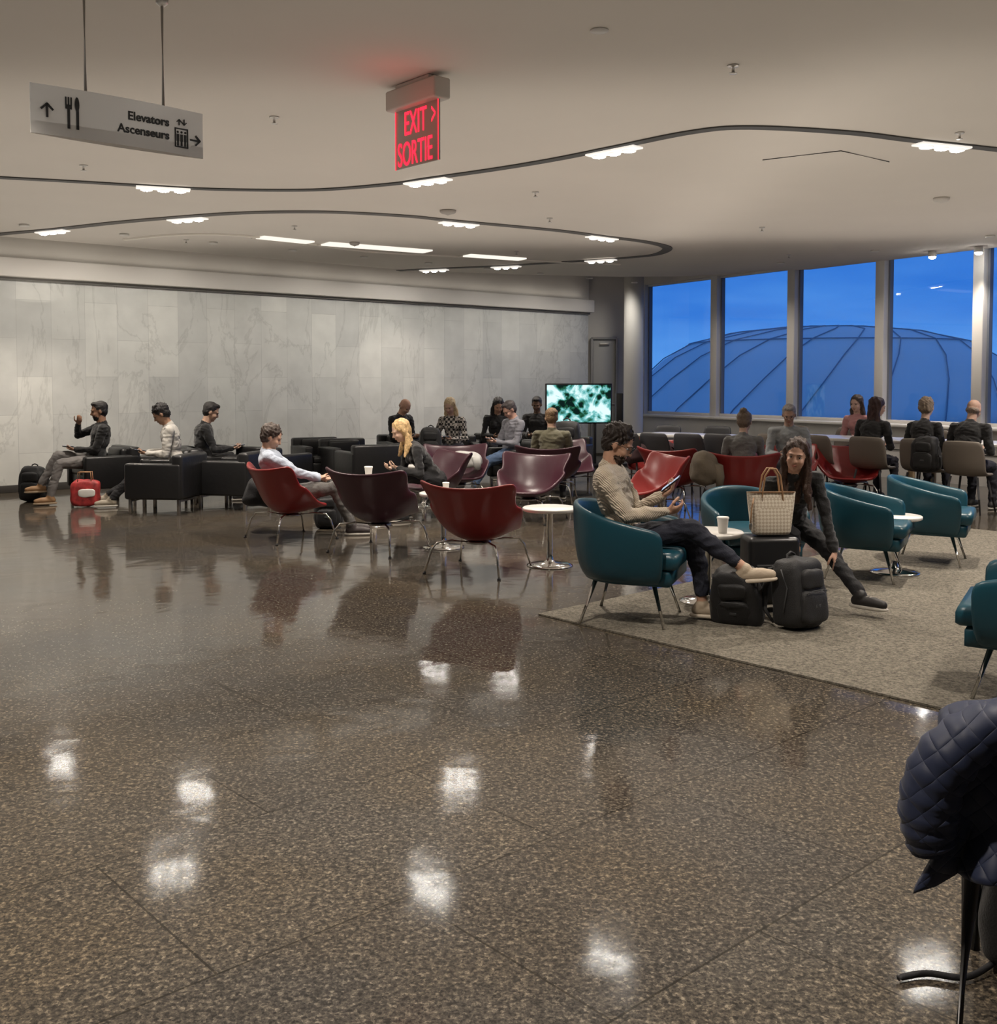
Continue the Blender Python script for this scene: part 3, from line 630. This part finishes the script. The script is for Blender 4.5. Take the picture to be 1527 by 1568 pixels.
mu=nt.nodes.new('ShaderNodeMath'); mu.operation='MULTIPLY'; L.new(hs[0].outputs[0],mu.inputs[0]); L.new(hs[1].outputs[0],mu.inputs[1])
bp=N('ShaderNodeBump',Strength=.75,Distance=.005); L.new(mu.outputs[0],bp.inputs['Height']); L.new(bp.outputs[0],b.inputs['Normal'])
fw=mat('black_wood',(.012,.011,.011),.35)
o=B()
for sx in(-.21,.21):
    o.tube([(sx*1.12,-.09,0),(sx*1.02,-.02,.44),(sx,.0,.78)],[.013,.024,.017],fw,10)
    o.tube([(sx*1.1,.45,0),(sx,.40,.44)],[.013,.02],fw,10)
o.box((0,.2,.45),(.46,.44,.05),fw,.02,3); o.box((0,0,.70),(.44,.03,.16),fw,.012,3)
for sx in(-.21,.21): o.box((sx,.2,.40),(.03,.38,.05),fw,.005)
fc=Vector((1.255,2.20,0)); fang=rad(-28)
o.obj('black_wooden_chair',fc,fang)
o=B(); nu,nv=40,60; vs=[];fs=[]
for j in range(nv+1):
    t=j/nv
    for i in range(nu+1):
        u=i/nu*2-1
        if t<.45: 
            s=(.45-t)/.45; y=-.045-.05*s; z=.78-.35*s*(1+.08*math.sin(u*3+1))
        elif t<.55: a=(t-.45)/.1*math.pi; y=-.045*math.cos(a); z=.78+.025*math.sin(a); s=0
        else: s=(t-.55)/.45; y=.045+.05*s; z=.78-.30*s
        wx=.26+.05*s
        sh=.07*abs(u)**2.5
        y2=y+ (.022*math.sin(u*9+s*2)+.014*math.sin(u*17-s*5))*(s*1.3+.15)
        vs.append((u*wx+.02*math.sin(s*5+u),y2,z-sh+.008*math.sin(u*12)))
for j in range(nv):
    for i in range(nu): a=j*(nu+1)+i; fs.append((a,a+1,a+nu+2,a+nu+1))
co,f,_=modmesh(vs,fs,[('SOLIDIFY',dict(thickness=.022,offset=1))])
o.add(co,f,qm)
def smoothpts(P,k=6):
    P=[Vector(p) for p in P]; Q=[]
    for i in range(len(P)-1):
        p0=P[max(i-1,0)];p1=P[i];p2=P[i+1];p3=P[min(i+2,len(P)-1)]
        for j in range(k):
            t=j/k; Q.append(.5*((2*p1)+(p2-p0)*t+(2*p0-5*p1+4*p2-p3)*t*t+(3*p1-p0-3*p2+p3)*t**3))
    return Q+[P[-1]]
sp_=smoothpts([(-.15,-.05,.77),(-.21,-.10,.745),(-.27,-.125,.68),(-.295,-.125,.60),(-.295,-.12,.53),(-.285,-.115,.49)])
o.tube(sp_,[.045+.018*math.sin(min(1,i/12)*1.5)+.0035*math.sin(i*1.9)-(.012*max(0,i-20)/10) for i in range(len(sp_))],qm,24)
sp_=smoothpts([(.2,-.06,.76),(.24,-.11,.69),(.25,-.12,.55),(.24,-.12,.40)])
o.tube(sp_,.053,qm,20)
sp_=smoothpts([(-.19,-.045,.785),(-.08,-.06,.81),(.08,-.06,.81),(.19,-.045,.785)])
o.tube(sp_,[.02+.010*math.sin(math.pi*i/(len(sp_)-1)) for i in range(len(sp_))],qm,14)
o.obj('quilted_jacket',fc,fang)
backpack(1.43,2.62,-120,1.0,8)
o=B(); o.tube(smoothpts([(0,0,.012),(.08,.02,.012),(.17,.0,.014),(.27,.05,.03),(.33,.05,.1)]),.008,blackfab,6); o.obj('bag_strap',(1.0,2.55,0))

# ---------------------------------------------------------------- PEOPLE
def ik(a,t,l1,l2,pole):
    d=t-a; Ln=d.length; Lc=max(abs(l1-l2)+.02,min(Ln,l1+l2-.004)); dn=d.normalized(); t=a+dn*Lc
    x=(l1*l1-l2*l2+Lc*Lc)/(2*Lc); h=math.sqrt(max(0,l1*l1-x*x)); p=Vector(pole); p=(p-dn*p.dot(dn)).normalized()
    return a+dn*x+p*h,t
def prim_mesh(p):
    if p[0]=='c':
        _,a,c,ra,rb,tag=p; d=c-a; l=d.length
        if l<1e-5: d=Vector((0,0,1)); l=1e-5
        dn=d/l if l>1e-5 else d; u,v=frame(dn); n=14; rings=[]
        for i in range(5):
            t=math.pi/2*i/4; rings.append((a-dn*ra*math.cos(t),ra*math.sin(t)))
        for i in range(5):
            t=math.pi/2*i/4; rings.append((c+dn*rb*math.sin(t),rb*math.cos(t)))
        vs=[];fs=[]
        for q,r in rings:
            r=max(r,1e-4)
            for k in range(n):
                an_=2*math.pi*k/n; vs.append(q+(u*math.cos(an_)+v*math.sin(an_))*r)
        for i in range(len(rings)-1):
            for k in range(n): fs.append((i*n+k,i*n+(k+1)%n,(i+1)*n+(k+1)%n,(i+1)*n+k))
        fs.append(tuple(range(n))[::-1]); fs.append(tuple((len(rings)-1)*n+k for k in range(n)))
        return vs,fs
    _,c,r,R,tag=p; t=B(); t.ell(c,r,None,rot=R,n=10); return t.V,t.F
def prim_dist(p,P):
    if p[0]=='c':
        _,a,c,ra,rb,tag=p; a=np.array(a);c=np.array(c);d=c-a; t=np.clip(((P-a)@d)/max(d@d,1e-9),0,1)
        return np.linalg.norm(P-a-t[:,None]*d,axis=1)-(ra+(rb-ra)*t)
    _,c,r,R,tag=p; q=(P-np.array(c))
    if R is not None: q=q@np.array(R)
    k=np.linalg.norm(q/np.array(r),axis=1)+1e-9; return (k-1)*np.linalg.norm(q,axis=1)/k
def person(name,x,y,face,seat=.42,lean=0,side=0,sc=1,headp=15,heady=0,hl=None,hr=None,fl=None,fr=None,top=(.02,.02,.02),pants=(.02,.02,.03),shoe=(.03,.03,.03),
           skin=(.50,.30,.21),hair=(.02,.014,.01),style='short',beard=None,glasses=False,vox=.010,z0=0,phone=None,fdl=(1,0,0),fdr=(1,0,0),nl=(0,-.3,1),nr=(0,.3,1),
           twist=0,knit=False,bare=False,plaid=False,hunch=.03,pl=None,pr=None,dl=None,dr=None,fem=False,curl=35,sole=(.5,.47,.42),roll=0):
    V=Vector; P=V((0,0,seat+.09*sc)); le=rad(lean); si=rad(side)
    s=V((math.sin(le),math.sin(si),math.cos(le)*math.cos(si))).normalized()
    mid=P+s*.26*sc; N0=P+s*.47*sc+V((hunch,0,0))
    lat=Matrix.Rotation(rad(twist),3,'Z')@V((0,1,0)); lat=(lat-s*lat.dot(s)).normalized(); fwd=lat.cross(s)
    R=Matrix((fwd,lat,s)).transposed()
    sw_=(.165 if fem else .185)*sc; pr_=[]
    c=lambda a,b_,ra,rb,t: pr_.append(('c',a,b_,ra*sc,rb*sc,t))
    e=lambda c_,r,RR,t: pr_.append(('e',c_,tuple(k*sc for k in r),RR,t))
    w=.9 if fem else 1
    e(P+V((-.01,0,-.0)),(.125,.17,.115),None,'pants'); e(P+s*.10*sc,(.115*w,.158*w,.12),R,'top'); e(mid,(.112*w,.150*w,.15),R,'top'); e(P+s*.36*sc+V((hunch*.5,0,0)),(.118*w,.172*w,.145),R,'top')
    if fem: 
        for k in(1,-1): e(P+s*.34*sc+fwd*.085*sc+lat*k*.07*sc,(.055,.06,.06),R,'top')
    shs=[]
    for k in(1,-1):
        sh=N0-s*.045*sc+lat*k*sw_; shs.append(sh); c(N0-s*.03*sc+lat*k*.05*sc,sh,.058*w,.058*w,'top')
    HR=Matrix.Rotation(rad(heady),3,'Z')@Matrix.Rotation(rad(headp),3,'Y')@Matrix.Rotation(rad(roll),3,'X')
    piv=N0+(s*.055+V((.012,0,.02)))*sc; Hc=piv+HR@V((.022,0,.105))*sc
    c(N0-s*.02*sc,Hc-HR@V((.02,0,.05))*sc,.058*w,.053*w,'skin'); c(N0-s*.035*sc,N0+s*.012*sc,.078*w,.066*w,'top')
    h=lambda *a: Hc+HR@V(a)*sc
    e(h(-.012,0,.03),(.094,.075,.085),HR,'skin'); e(h(.022,0,-.03),(.066,.060,.082),HR,'skin'); c(h(.045,0,-.088),h(.058,0,-.088),.028 if not fem else .022,.024 if not fem else .02,'skin')
    c(h(.088,0,.004),h(.102,0,-.028),.007,.0115,'skin'); e(h(.072,0,.022),(.018,.052,.012),HR,'skin')
    for k in(1,-1):
        e(h(-.005,k*.076,-.008),(.017,.010,.030),HR,'skin'); e(h(.060,k*.038,-.03),(.025,.02,.022),HR,'skin'); c(h(.090,k*.010,-.030),h(.092,k*.010,-.030),.007,.007,'skin')
    if style!='bald':
        g=1.0 if style in('short',) else 1.04
        e(h(-.028,0,.046),(.095*g,.083*g,.082*g),HR,'hair'); e(h(-.05,0,-.005),(.058*g,.078*g,.075),HR,'hair')
        if style=='short': e(h(.03,0,.098),(.05,.055,.025),HR,'hair')
        if style=='curly':
            for i in range(22):
                a=i*2.4; q=(-.02+.075*math.cos(a)*(.4+.6*(i/22)),.072*math.sin(a)*(.4+.6*(i/22)),.120-.055*(i/22)); e(h(*q),(.023,.023,.018),HR,'hair')
        if style in('long','wavy','bob'):
            ln={'long':.34,'wavy':.24,'bob':.15}[style]
            dn=V((0,0,-1))
            for k in(1,-1):
                a0=h(-.01,k*.070,.04); a1=h(-.025,k*.080,-.07); c(a0,a1,.024,.028,'hair'); c(a1,a1+dn*ln*.45*sc+V((-.01,k*.006,0)),.029,.033,'hair'); 
                if ln>.2: c(a1+dn*ln*.45*sc,a1+dn*ln*.9*sc+V((.03,k*.012,0)),.034,.016,'hair')
                c(h(.03,k*.022,.098),h(.028,k*.066,.035),.018,.013,'hair')
            a0=h(-.07,0,.0); c(a0,a0+dn*ln*.6*sc+V((-.02,0,0)),.058,.052,'hair'); c(a0+dn*ln*.6*sc+V((-.02,0,0)),a0+dn*ln*sc+V((-.03,0,0)),.052,.03,'hair')
        if style=='bun': e(h(-.10,0,.10),(.042,.045,.042),HR,'hair')
    else: e(h(-.04,0,-.02),(.066,.0765,.045),HR,'hair')
    if beard: e(h(.040,0,-.074),(.046,.052,.038),HR,'beard'); c(h(.055,0,-.09),h(.06,0,-.095),.026,.024,'beard')
    hl=V(hl) if hl else V((.30,.09,seat+.24)); hr=V(hr) if hr else V((.30,-.09,seat+.24))
    hands=[]
    for k,sh,t,pole,n_,hd in((1,shs[0],hl,pl or (-.5,.55,-.8),nl,dl),(-1,shs[1],hr,pr or (-.5,-.55,-.8),nr,dr)):
        el,wr=ik(sh,t,.285*sc,.255*sc,pole)
        c(sh,sh+(el-sh)*.5,.062*w,.054*w,'top'); c(sh+(el-sh)*.5,el,.054*w,.046*w,'top'); c(el,el+(wr-el)*.5,.047*w,.043*w,'top'); c(el+(wr-el)*.5,wr-(wr-el)*.05,.042*w,.034*w,'top')
        hd=(V(hd) if hd else (wr-el)).normalized(); n_=V(n_); n_=(n_-hd*n_.dot(hd)).normalized(); sd=(n_.cross(hd) if k>0 else hd.cross(n_)).normalized()
        HRm=Matrix((hd,sd,n_)).transposed(); g=.9*(.92 if fem else 1)*sc
        pr_.append(('c',wr-hd*.02,wr+hd*.02*g,.026*g,.024*g,'skin'))
        pr_.append(('e',wr+hd*.052*g,(.054*g,.042*g,.017*g),HRm,'skin'))
        for i in range(4):
            base=wr+(hd*(.088-.004*abs(i-1.3)) + sd*(.0315-.021*i))*g; Lf=(.074,.083,.077,.060)[i]*g; cu=rad(curl*(.8+.12*i)); ang=0; q=base
            rr=(.0095,.0095,.009,.008)[i]*g; pr_.append(('c',wr+hd*.05*g+sd*(.024-.016*i)*g,base,.011*g,rr,'skin'))
            for seg,fr_ in enumerate((.45,.3,.25)):
                ang+=cu*(.8 if seg==0 else 1); dd=hd*math.cos(ang)+n_*math.sin(ang); q2=q+dd*Lf*fr_; pr_.append(('c',q,q2,rr*(1-.08*seg),rr*(.94-.1*seg),'skin')); q=q2
        q=wr+(hd*.025+sd*.03+n_*.006)*g
        for dd,l_ in(((hd*.65+sd*.7+n_*.35),.042),((hd*.9+sd*.15+n_*.55),.033),((hd*.85-sd*.1+n_*.6),.026)):
            dd=dd.normalized(); q2=q+dd*l_*g; pr_.append(('c',q,q2,.0125*g,.010*g,'skin')); q=q2
        hands.append((wr,hd,n_,sd,g))
    fl=V(fl) if fl else V((.44,.13,.09)); fr=V(fr) if fr else V((.42,-.13,.09)); feet=[]
    for k,t,fd in((1,fl,fdl),(-1,fr,fdr)):
        hip=P+V((0,k*.088*sc,-.01)); kn,ak=ik(hip,t,.43*sc,.42*sc,(.6,0,1))
        lw=.86 if fem else 1
        c(hip,hip+(kn-hip)*.5,.092*lw,.080*lw,'pants'); c(hip+(kn-hip)*.5,kn,.080*lw,.062*lw,'pants')
        sh_=ak-kn; c(kn,kn+sh_*.4,.061*lw,.058*lw,'pants'); c(kn+sh_*.4,kn+sh_*(.80 if bare else .93),.058*lw,.045*lw,'pants')
        c(kn+sh_*.75,ak,.036,.034,'skin' if bare else 'sock')
        fd=V(fd).normalized(); lt=V((0,0,1)).cross(fd).normalized(); up=fd.cross(lt); FR=Matrix((fd,lt,up)).transposed()
        a0=ak-up*.040*sc-fd*.03*sc; c(ak-up*.005*sc,a0,.043,.040,'shoe'); c(a0,a0+fd*.13*sc-up*.002*sc,.040,.041,'shoe'); c(a0+fd*.12*sc-up*.002*sc,a0+fd*.185*sc-up*.008*sc,.041,.032,'shoe')
        feet.append((a0,fd,up,lt,FR))
    allv=[];allf=[]
    for p in pr_:
        vs,fs=prim_mesh(p); k=len(allv); allv+=[tuple(v) for v in vs]; allf+=[tuple(i+k for i in f) for f in fs]
    co,f,no=modmesh(allv,allf,[('REMESH',dict(mode='VOXEL',voxel_size=vox,adaptivity=0)),('SMOOTH',dict(factor=.5,iterations=2))])
    tags=[p[-1] for p in pr_]; uniq=sorted(set(tags)); D=np.full((len(uniq),len(co)),9.)
    for p in pr_:
        i=uniq.index(p[-1]); D[i]=np.minimum(D[i],prim_dist(p,co))
    bias={'hair':-.003,'beard':-.004,'shoe':-.002}
    for i,u in enumerate(uniq): D[i]+=bias.get(u,0)
    vt=D.argmin(0)
    cloth=np.isin(vt,[uniq.index(u) for u in('top','pants') if u in uniq]); hm=np.isin(vt,[uniq.index(u) for u in('hair','beard') if u in uniq])
    sd_=random.random()*9; X,Y,Z=co.T
    ci=np.where(cloth)[0]; disp=np.zeros(len(co)); pc=co[ci]
    nA=pnoise(pc,9,sd_); pc2=pc.copy(); pc2[:,2]*=2.2; nB=1-np.abs(pnoise(pc2+nA[:,None]*.04,11,sd_+3))*2.4; nC=pnoise(pc,30,sd_)
    disp[ci]=nA*.012+nB*.006+nC*.003-.002
    if style=='curly': hn=.008*np.sin(X*120+5*np.sin(Z*25)+sd_)*np.sin(Y*115+4*np.sin(Z*33))+.005*np.sin(Y*210+X*90)
    elif style in('long','wavy','bob'): hn=.0035*np.sin(Y*190+X*70+5*np.sin(Z*11+sd_))+.003*np.sin(Y*95-X*60+4*np.sin(Z*17))
    else: hn=.003*np.sin(Y*170+X*80+3*np.sin(Z*40+sd_))*np.sin(Z*90)
    co=co+no*(disp+hn*hm)[:,None]
    cm=lambda t,cc,**k: mat('%s_%.2f_%.2f_%.2f'%(t,*cc),cc,**k)
    topm=cm('garment',top,rough=.85,bump=.35,bscale=90,sheen=.2)
    if knit: topm=knit
    if plaid: topm=plaid
    M={'top':topm,'pants':cm('trousers',pants,rough=.85,bump=.3,bscale=120),'skin':cm('skin',skin,rough=.5,var=.06,vscale=30,spec=.35),'hair':cm('hair',hair,rough=.5,bump=.6,bscale=140,var=.3,vscale=60),'brow':cm('brow',[k*.7 for k in hair],rough=.7),
       'beard':cm('beard',beard or hair,rough=.8,bump=.6,bscale=200),'lip':cm('lip',(skin[0]*.85,skin[1]*.6,skin[2]*.62),rough=.4),'sock':cm('sock',(.05,.05,.05),rough=.9),
       'shoe':cm('shoe',shoe,rough=.6,bump=.2,bscale=60),'sole':cm('sole',sole,rough=.7)}
    o=B(); idx=[o.mi(M[u]) for u in uniq]; o.V=[tuple(v) for v in co]; o.F=f
    fa=np.array([vt[q[0]] for q in f]); o.I=[idx[k] for k in fa]; o.S=[True]*len(f)
    ew=mat('eye_white',(.62,.6,.57),.2); ei=mat('eye_iris',(.02,.013,.01),.1); near=vox<.008
    ny=8 if near else 5
    for k in(1,-1):
        if near: o.ell(h(.0690,k*.030,.001),(.0115*sc,.0135*sc,.0062*sc),ew,rot=HR,n=ny)
        o.ell(h(.0785,k*.030,.0005),(.0035*sc,.0062*sc,.0055*sc),ei,rot=HR,n=ny)
        o.tube([h(.077,k*.016,.004),h(.0815,k*.024,.0085),h(.080,k*.034,.0085),h(.073,k*.045,.002)],.0016*sc,M['brow'],5)
        o.tube([h(.090,k*.012,.020),h(.0885,k*.026,.0245),h(.079,k*.045,.019)],[.0022*sc,.003*sc,.0014*sc],M['brow'],6)
    o.ell(h(.0845,0,-.0565),(.006*sc,.021*sc,.0038*sc),M['lip'],rot=HR,n=ny); o.ell(h(.0835,0,-.0645),(.0065*sc,.017*sc,.0045*sc),M['lip'],rot=HR,n=ny)
    for a0,fd,up,lt,FR in feet:
        t=B(); t.ell((0,0,0),(1,1,1),None,n=10); v=np.array(t.V); v=np.sign(v)*np.abs(v)**.6; v=v*np.array((.138,.043,.015))*sc; v[:,1]*=1-.15*np.abs(v[:,0]/(.138*sc)); 
        cc=a0+fd*.085*sc-up*.036*sc; T=FR.to_4x4(); T.translation=cc; o.add(v,t.F,M['sole'],True,T)
        if near:
            for q in range(4): o.tube([a0+fd*(.055+.022*q)*sc+lt*.018*sc+up*(.040-.003*q)*sc,a0+fd*(.06+.022*q)*sc+up*(.0445-.003*q)*sc,a0+fd*(.055+.022*q)*sc-lt*.018*sc+up*(.040-.003*q)*sc],.0022,M['sole'],5)
    dkp=mat('phone_black',(.01,.01,.012),.2); scr=emis('phone_screen',(.7,.8,1),.8)
    if phone:
        wr,hd,n_,sd,g=hands[0 if phone=='l' else 1]; T=Matrix((hd,sd,n_)).transposed().to_4x4(); T.translation=wr+hd*.105*g+n_*.034*g
        o.box((0,0,0),(.145,.072,.009),dkp,.004,2,M=T); o.box((0,0,.005),(.135,.064,.001),scr,0,M=T)
    if glasses:
        gm=mat('glasses_frame',(.01,.01,.01),.3)
        for k in(1,-1):
            o.tube([h(.101,k*.033+.023*math.cos(a*.4488),.0+.019*math.sin(a*.4488)) for a in range(15)],.0022*sc,gm,6); o.tube([h(.098,k*.056,.006),h(.05,k*.077,.008),h(-.01,k*.083,.006)],.0022*sc,gm,6)
        o.tube([h(.102,-.010,.004),h(.104,.010,.004)],.002*sc,gm,6)
    return o.obj(name,(x,y,z0),rad(face))
km=bpy.data.materials.new('cream_knit'); km.use_nodes=True; nt=km.node_tree; L=nt.links; b=nt.nodes['Principled BSDF']; b.inputs['Base Color'].default_value=(.54,.46,.36,1); b.inputs['Roughness'].default_value=.95; b.inputs['Sheen Weight'].default_value=.3
tc=N('ShaderNodeTexCoord'); wv=nt.nodes.new('ShaderNodeTexWave'); wv.bands_direction='DIAGONAL'; wv.inputs['Scale'].default_value=38; wv.inputs['Distortion'].default_value=2; wv.inputs['Detail'].default_value=2; L.new(tc.outputs['Object'],wv.inputs['Vector'])
bp=N('ShaderNodeBump',Strength=.7,Distance=.006); L.new(wv.outputs['Fac'],bp.inputs['Height']); L.new(bp.outputs[0],b.inputs['Normal'])
pm=bpy.data.materials.new('plaid_wool'); pm.use_nodes=True; nt=pm.node_tree; L=nt.links; b=nt.nodes['Principled BSDF']; b.inputs['Roughness'].default_value=.9
tc=N('ShaderNodeTexCoord'); ck=N('ShaderNodeTexChecker',Scale=26.0); ck.inputs['Color1'].default_value=(.5,.46,.42,1); ck.inputs['Color2'].default_value=(.03,.03,.03,1); L.new(tc.outputs['Object'],ck.inputs['Vector']); L.new(ck.outputs[0],b.inputs['Base Color'])

# front man
person('seated_man',.80,6.52,-18,seat=.44,lean=-17,sc=.97,headp=28,heady=2,hunch=.02,hl=(.22,.06,.79),hr=(.27,-.10,.71),fl=(.46,.14,.11),fr=(.73,.0,.37),knit=km,pants=(.012,.014,.026),shoe=(.42,.34,.25),
       skin=(.50,.29,.20),hair=(.018,.011,.008),style='curly',beard=(.05,.03,.02),glasses=True,vox=.0058,phone='l',fdr=(1,-.05,.14),bare=True,nl=(-.75,-.1,.6),nr=(-.3,.6,.7),dl=(.75,-.1,.6),dr=(.85,.4,.2),curl=38,sole=(.6,.52,.42))
# front woman
person('seated_woman',2.02,7.28,-86,seat=.44,lean=38,side=-8,sc=.93,headp=8,heady=-26,roll=-8,hunch=.02,hl=(.44,.17,.36),hr=(.42,-.13,.46),fl=(.74,.27,.10),fr=(.42,-.12,.10),top=(.010,.010,.011),pants=(.010,.010,.012),shoe=(.015,.013,.013),
       skin=(.55,.33,.24),hair=(.045,.020,.011),style='long',vox=.0058,fem=True,fdl=(.75,.65,.0),nl=(-.2,-.4,-.9),nr=(0,.2,-1),dl=(.3,.1,-.9),dr=(.6,.2,-.7),bare=False,curl=22,twist=0)
# left group
person('seated_man',-5.1,13.15,-150,lean=-16,headp=10,hl=(.22,.02,.66),hr=(.16,-.11,.98),pr=(.2,-.8,-.6),fl=(.55,.2,.10),fr=(.62,-.08,.22),top=(.012,.012,.013),pants=(.16,.15,.145),shoe=(.30,.17,.08),skin=(.34,.19,.12),hair=(.012,.01,.01),beard=(.015,.012,.01),phone='l',sole=(.4,.3,.2))
person('seated_man',-3.98,12.75,-162,seat=.40,lean=2,headp=34,hl=(.30,.08,.64),hr=(.30,-.08,.64),fl=(.72,.10,.10),fr=(.78,-.14,.12),top=(.50,.48,.44),pants=(.012,.012,.014),shoe=(.3,.26,.2),skin=(.34,.2,.13),hair=(.012,.009,.008),style='curly',phone='l')
person('seated_man',-3.74,13.2,15,seat=.40,lean=0,headp=24,hl=(.34,.05,.66),hr=(.36,-.08,.66),top=(.012,.012,.014),pants=(.012,.012,.014),shoe=(.05,.05,.05),skin=(.5,.32,.23),hair=(.015,.012,.011),phone='r')
person('seated_man',-2.04,10.2,8,seat=.32,lean=-32,headp=24,hl=(.28,.1,.56),hr=(.32,-.04,.54),fl=(.60,.12,.09),fr=(.60,-.1,.09),top=(.42,.47,.56),pants=(.10,.095,.09),shoe=(.04,.03,.03),skin=(.5,.31,.22),hair=(.06,.04,.03),style='curly')
person('seated_woman',-.70,11.45,-155,seat=.34,lean=34,headp=24,hl=(.46,.10,.58),hr=(.48,-.08,.56),fl=(.42,.14,.09),fr=(.30,-.12,.09),top=(.012,.012,.013),pants=(.012,.012,.013),shoe=(.02,.02,.02),skin=(.55,.36,.27),hair=(.62,.42,.20),style='wavy',fem=True)
person('seated_man',-1.55,16.2,-40,lean=2,headp=38,top=(.015,.015,.017),pants=(.02,.02,.02),skin=(.56,.34,.25),hair=(.35,.24,.18),style='bald')
person('seated_woman',-.68,15.8,-110,lean=5,headp=25,plaid=pm,pants=(.03,.03,.04),skin=(.56,.36,.28),hair=(.60,.46,.28),style='bob',fem=True,phone='l')
person('seated_man',.16,14.5,-150,lean=-12,headp=35,heady=0,hl=(.25,.08,.68),hr=(.26,-.06,.68),fl=(.66,.16,.09),fr=(.76,-.06,.12),top=(.20,.20,.23),pants=(.06,.10,.18),shoe=(.03,.03,.03),skin=(.56,.33,.25),hair=(.05,.04,.04),glasses=True,phone='l')
person('seated_woman',-.03,16.5,-80,lean=5,headp=30,top=(.01,.01,.012),hair=(.01,.01,.01),style='bob',fem=True)
person('seated_man',.62,16.7,-100,lean=-4,headp=20,top=(.012,.012,.014),skin=(.2,.12,.08),hair=(.01,.01,.01))
person('seated_man',.66,12.95,85,seat=.32,lean=2,headp=14,heady=10,top=(.13,.12,.075),pants=(.03,.03,.04),skin=(.5,.32,.23),hair=(.20,.12,.06))
person('seated_woman',2.76,11.75,80,seat=.32,lean=2,headp=20,heady=-15,top=(.15,.15,.145),pants=(.03,.03,.04),skin=(.5,.34,.26),hair=(.14,.10,.07),style='bun',fem=True)
person('seated_man',3.56,12.8,-105,seat=.38,lean=2,headp=22,top=(.28,.30,.31),pants=(.04,.04,.05),skin=(.5,.32,.24),hair=(.28,.26,.25),glasses=True)
person('seated_woman',4.62,13.0,42,seat=.46,lean=8,headp=12,heady=-35,top=(.012,.012,.012),skin=(.55,.35,.26),hair=(.035,.010,.009),style='long',fem=True)
person('seated_woman',5.08,12.55,42,seat=.46,lean=8,headp=10,heady=10,top=(.012,.012,.012),skin=(.5,.35,.28),hair=(.26,.20,.15),style='curly',fem=True)
person('seated_man',5.42,12.1,40,seat=.46,lean=10,headp=20,top=(.010,.010,.012),skin=(.5,.32,.24),hair=(.25,.19,.15),style='bald')
person('seated_woman',5.2,15.0,-136,seat=.46,lean=5,headp=10,top=(.5,.25,.25),skin=(.55,.36,.28),hair=(.05,.03,.02),style='bob',fem=True)

# ---------------------------------------------------------------- camera
cam=bpy.data.cameras.new('camera'); co_=bpy.data.objects.new('camera',cam); scene.collection.objects.link(co_); scene.camera=co_
co_.location=(0,0,EYE); co_.rotation_euler=(rad(90)-P_,0,0)
cam.sensor_fit='VERTICAL'; cam.sensor_height=36; cam.clip_end=1000
cam.lens=36*F_/1568; cam.shift_y=-(784-CY_)/1568
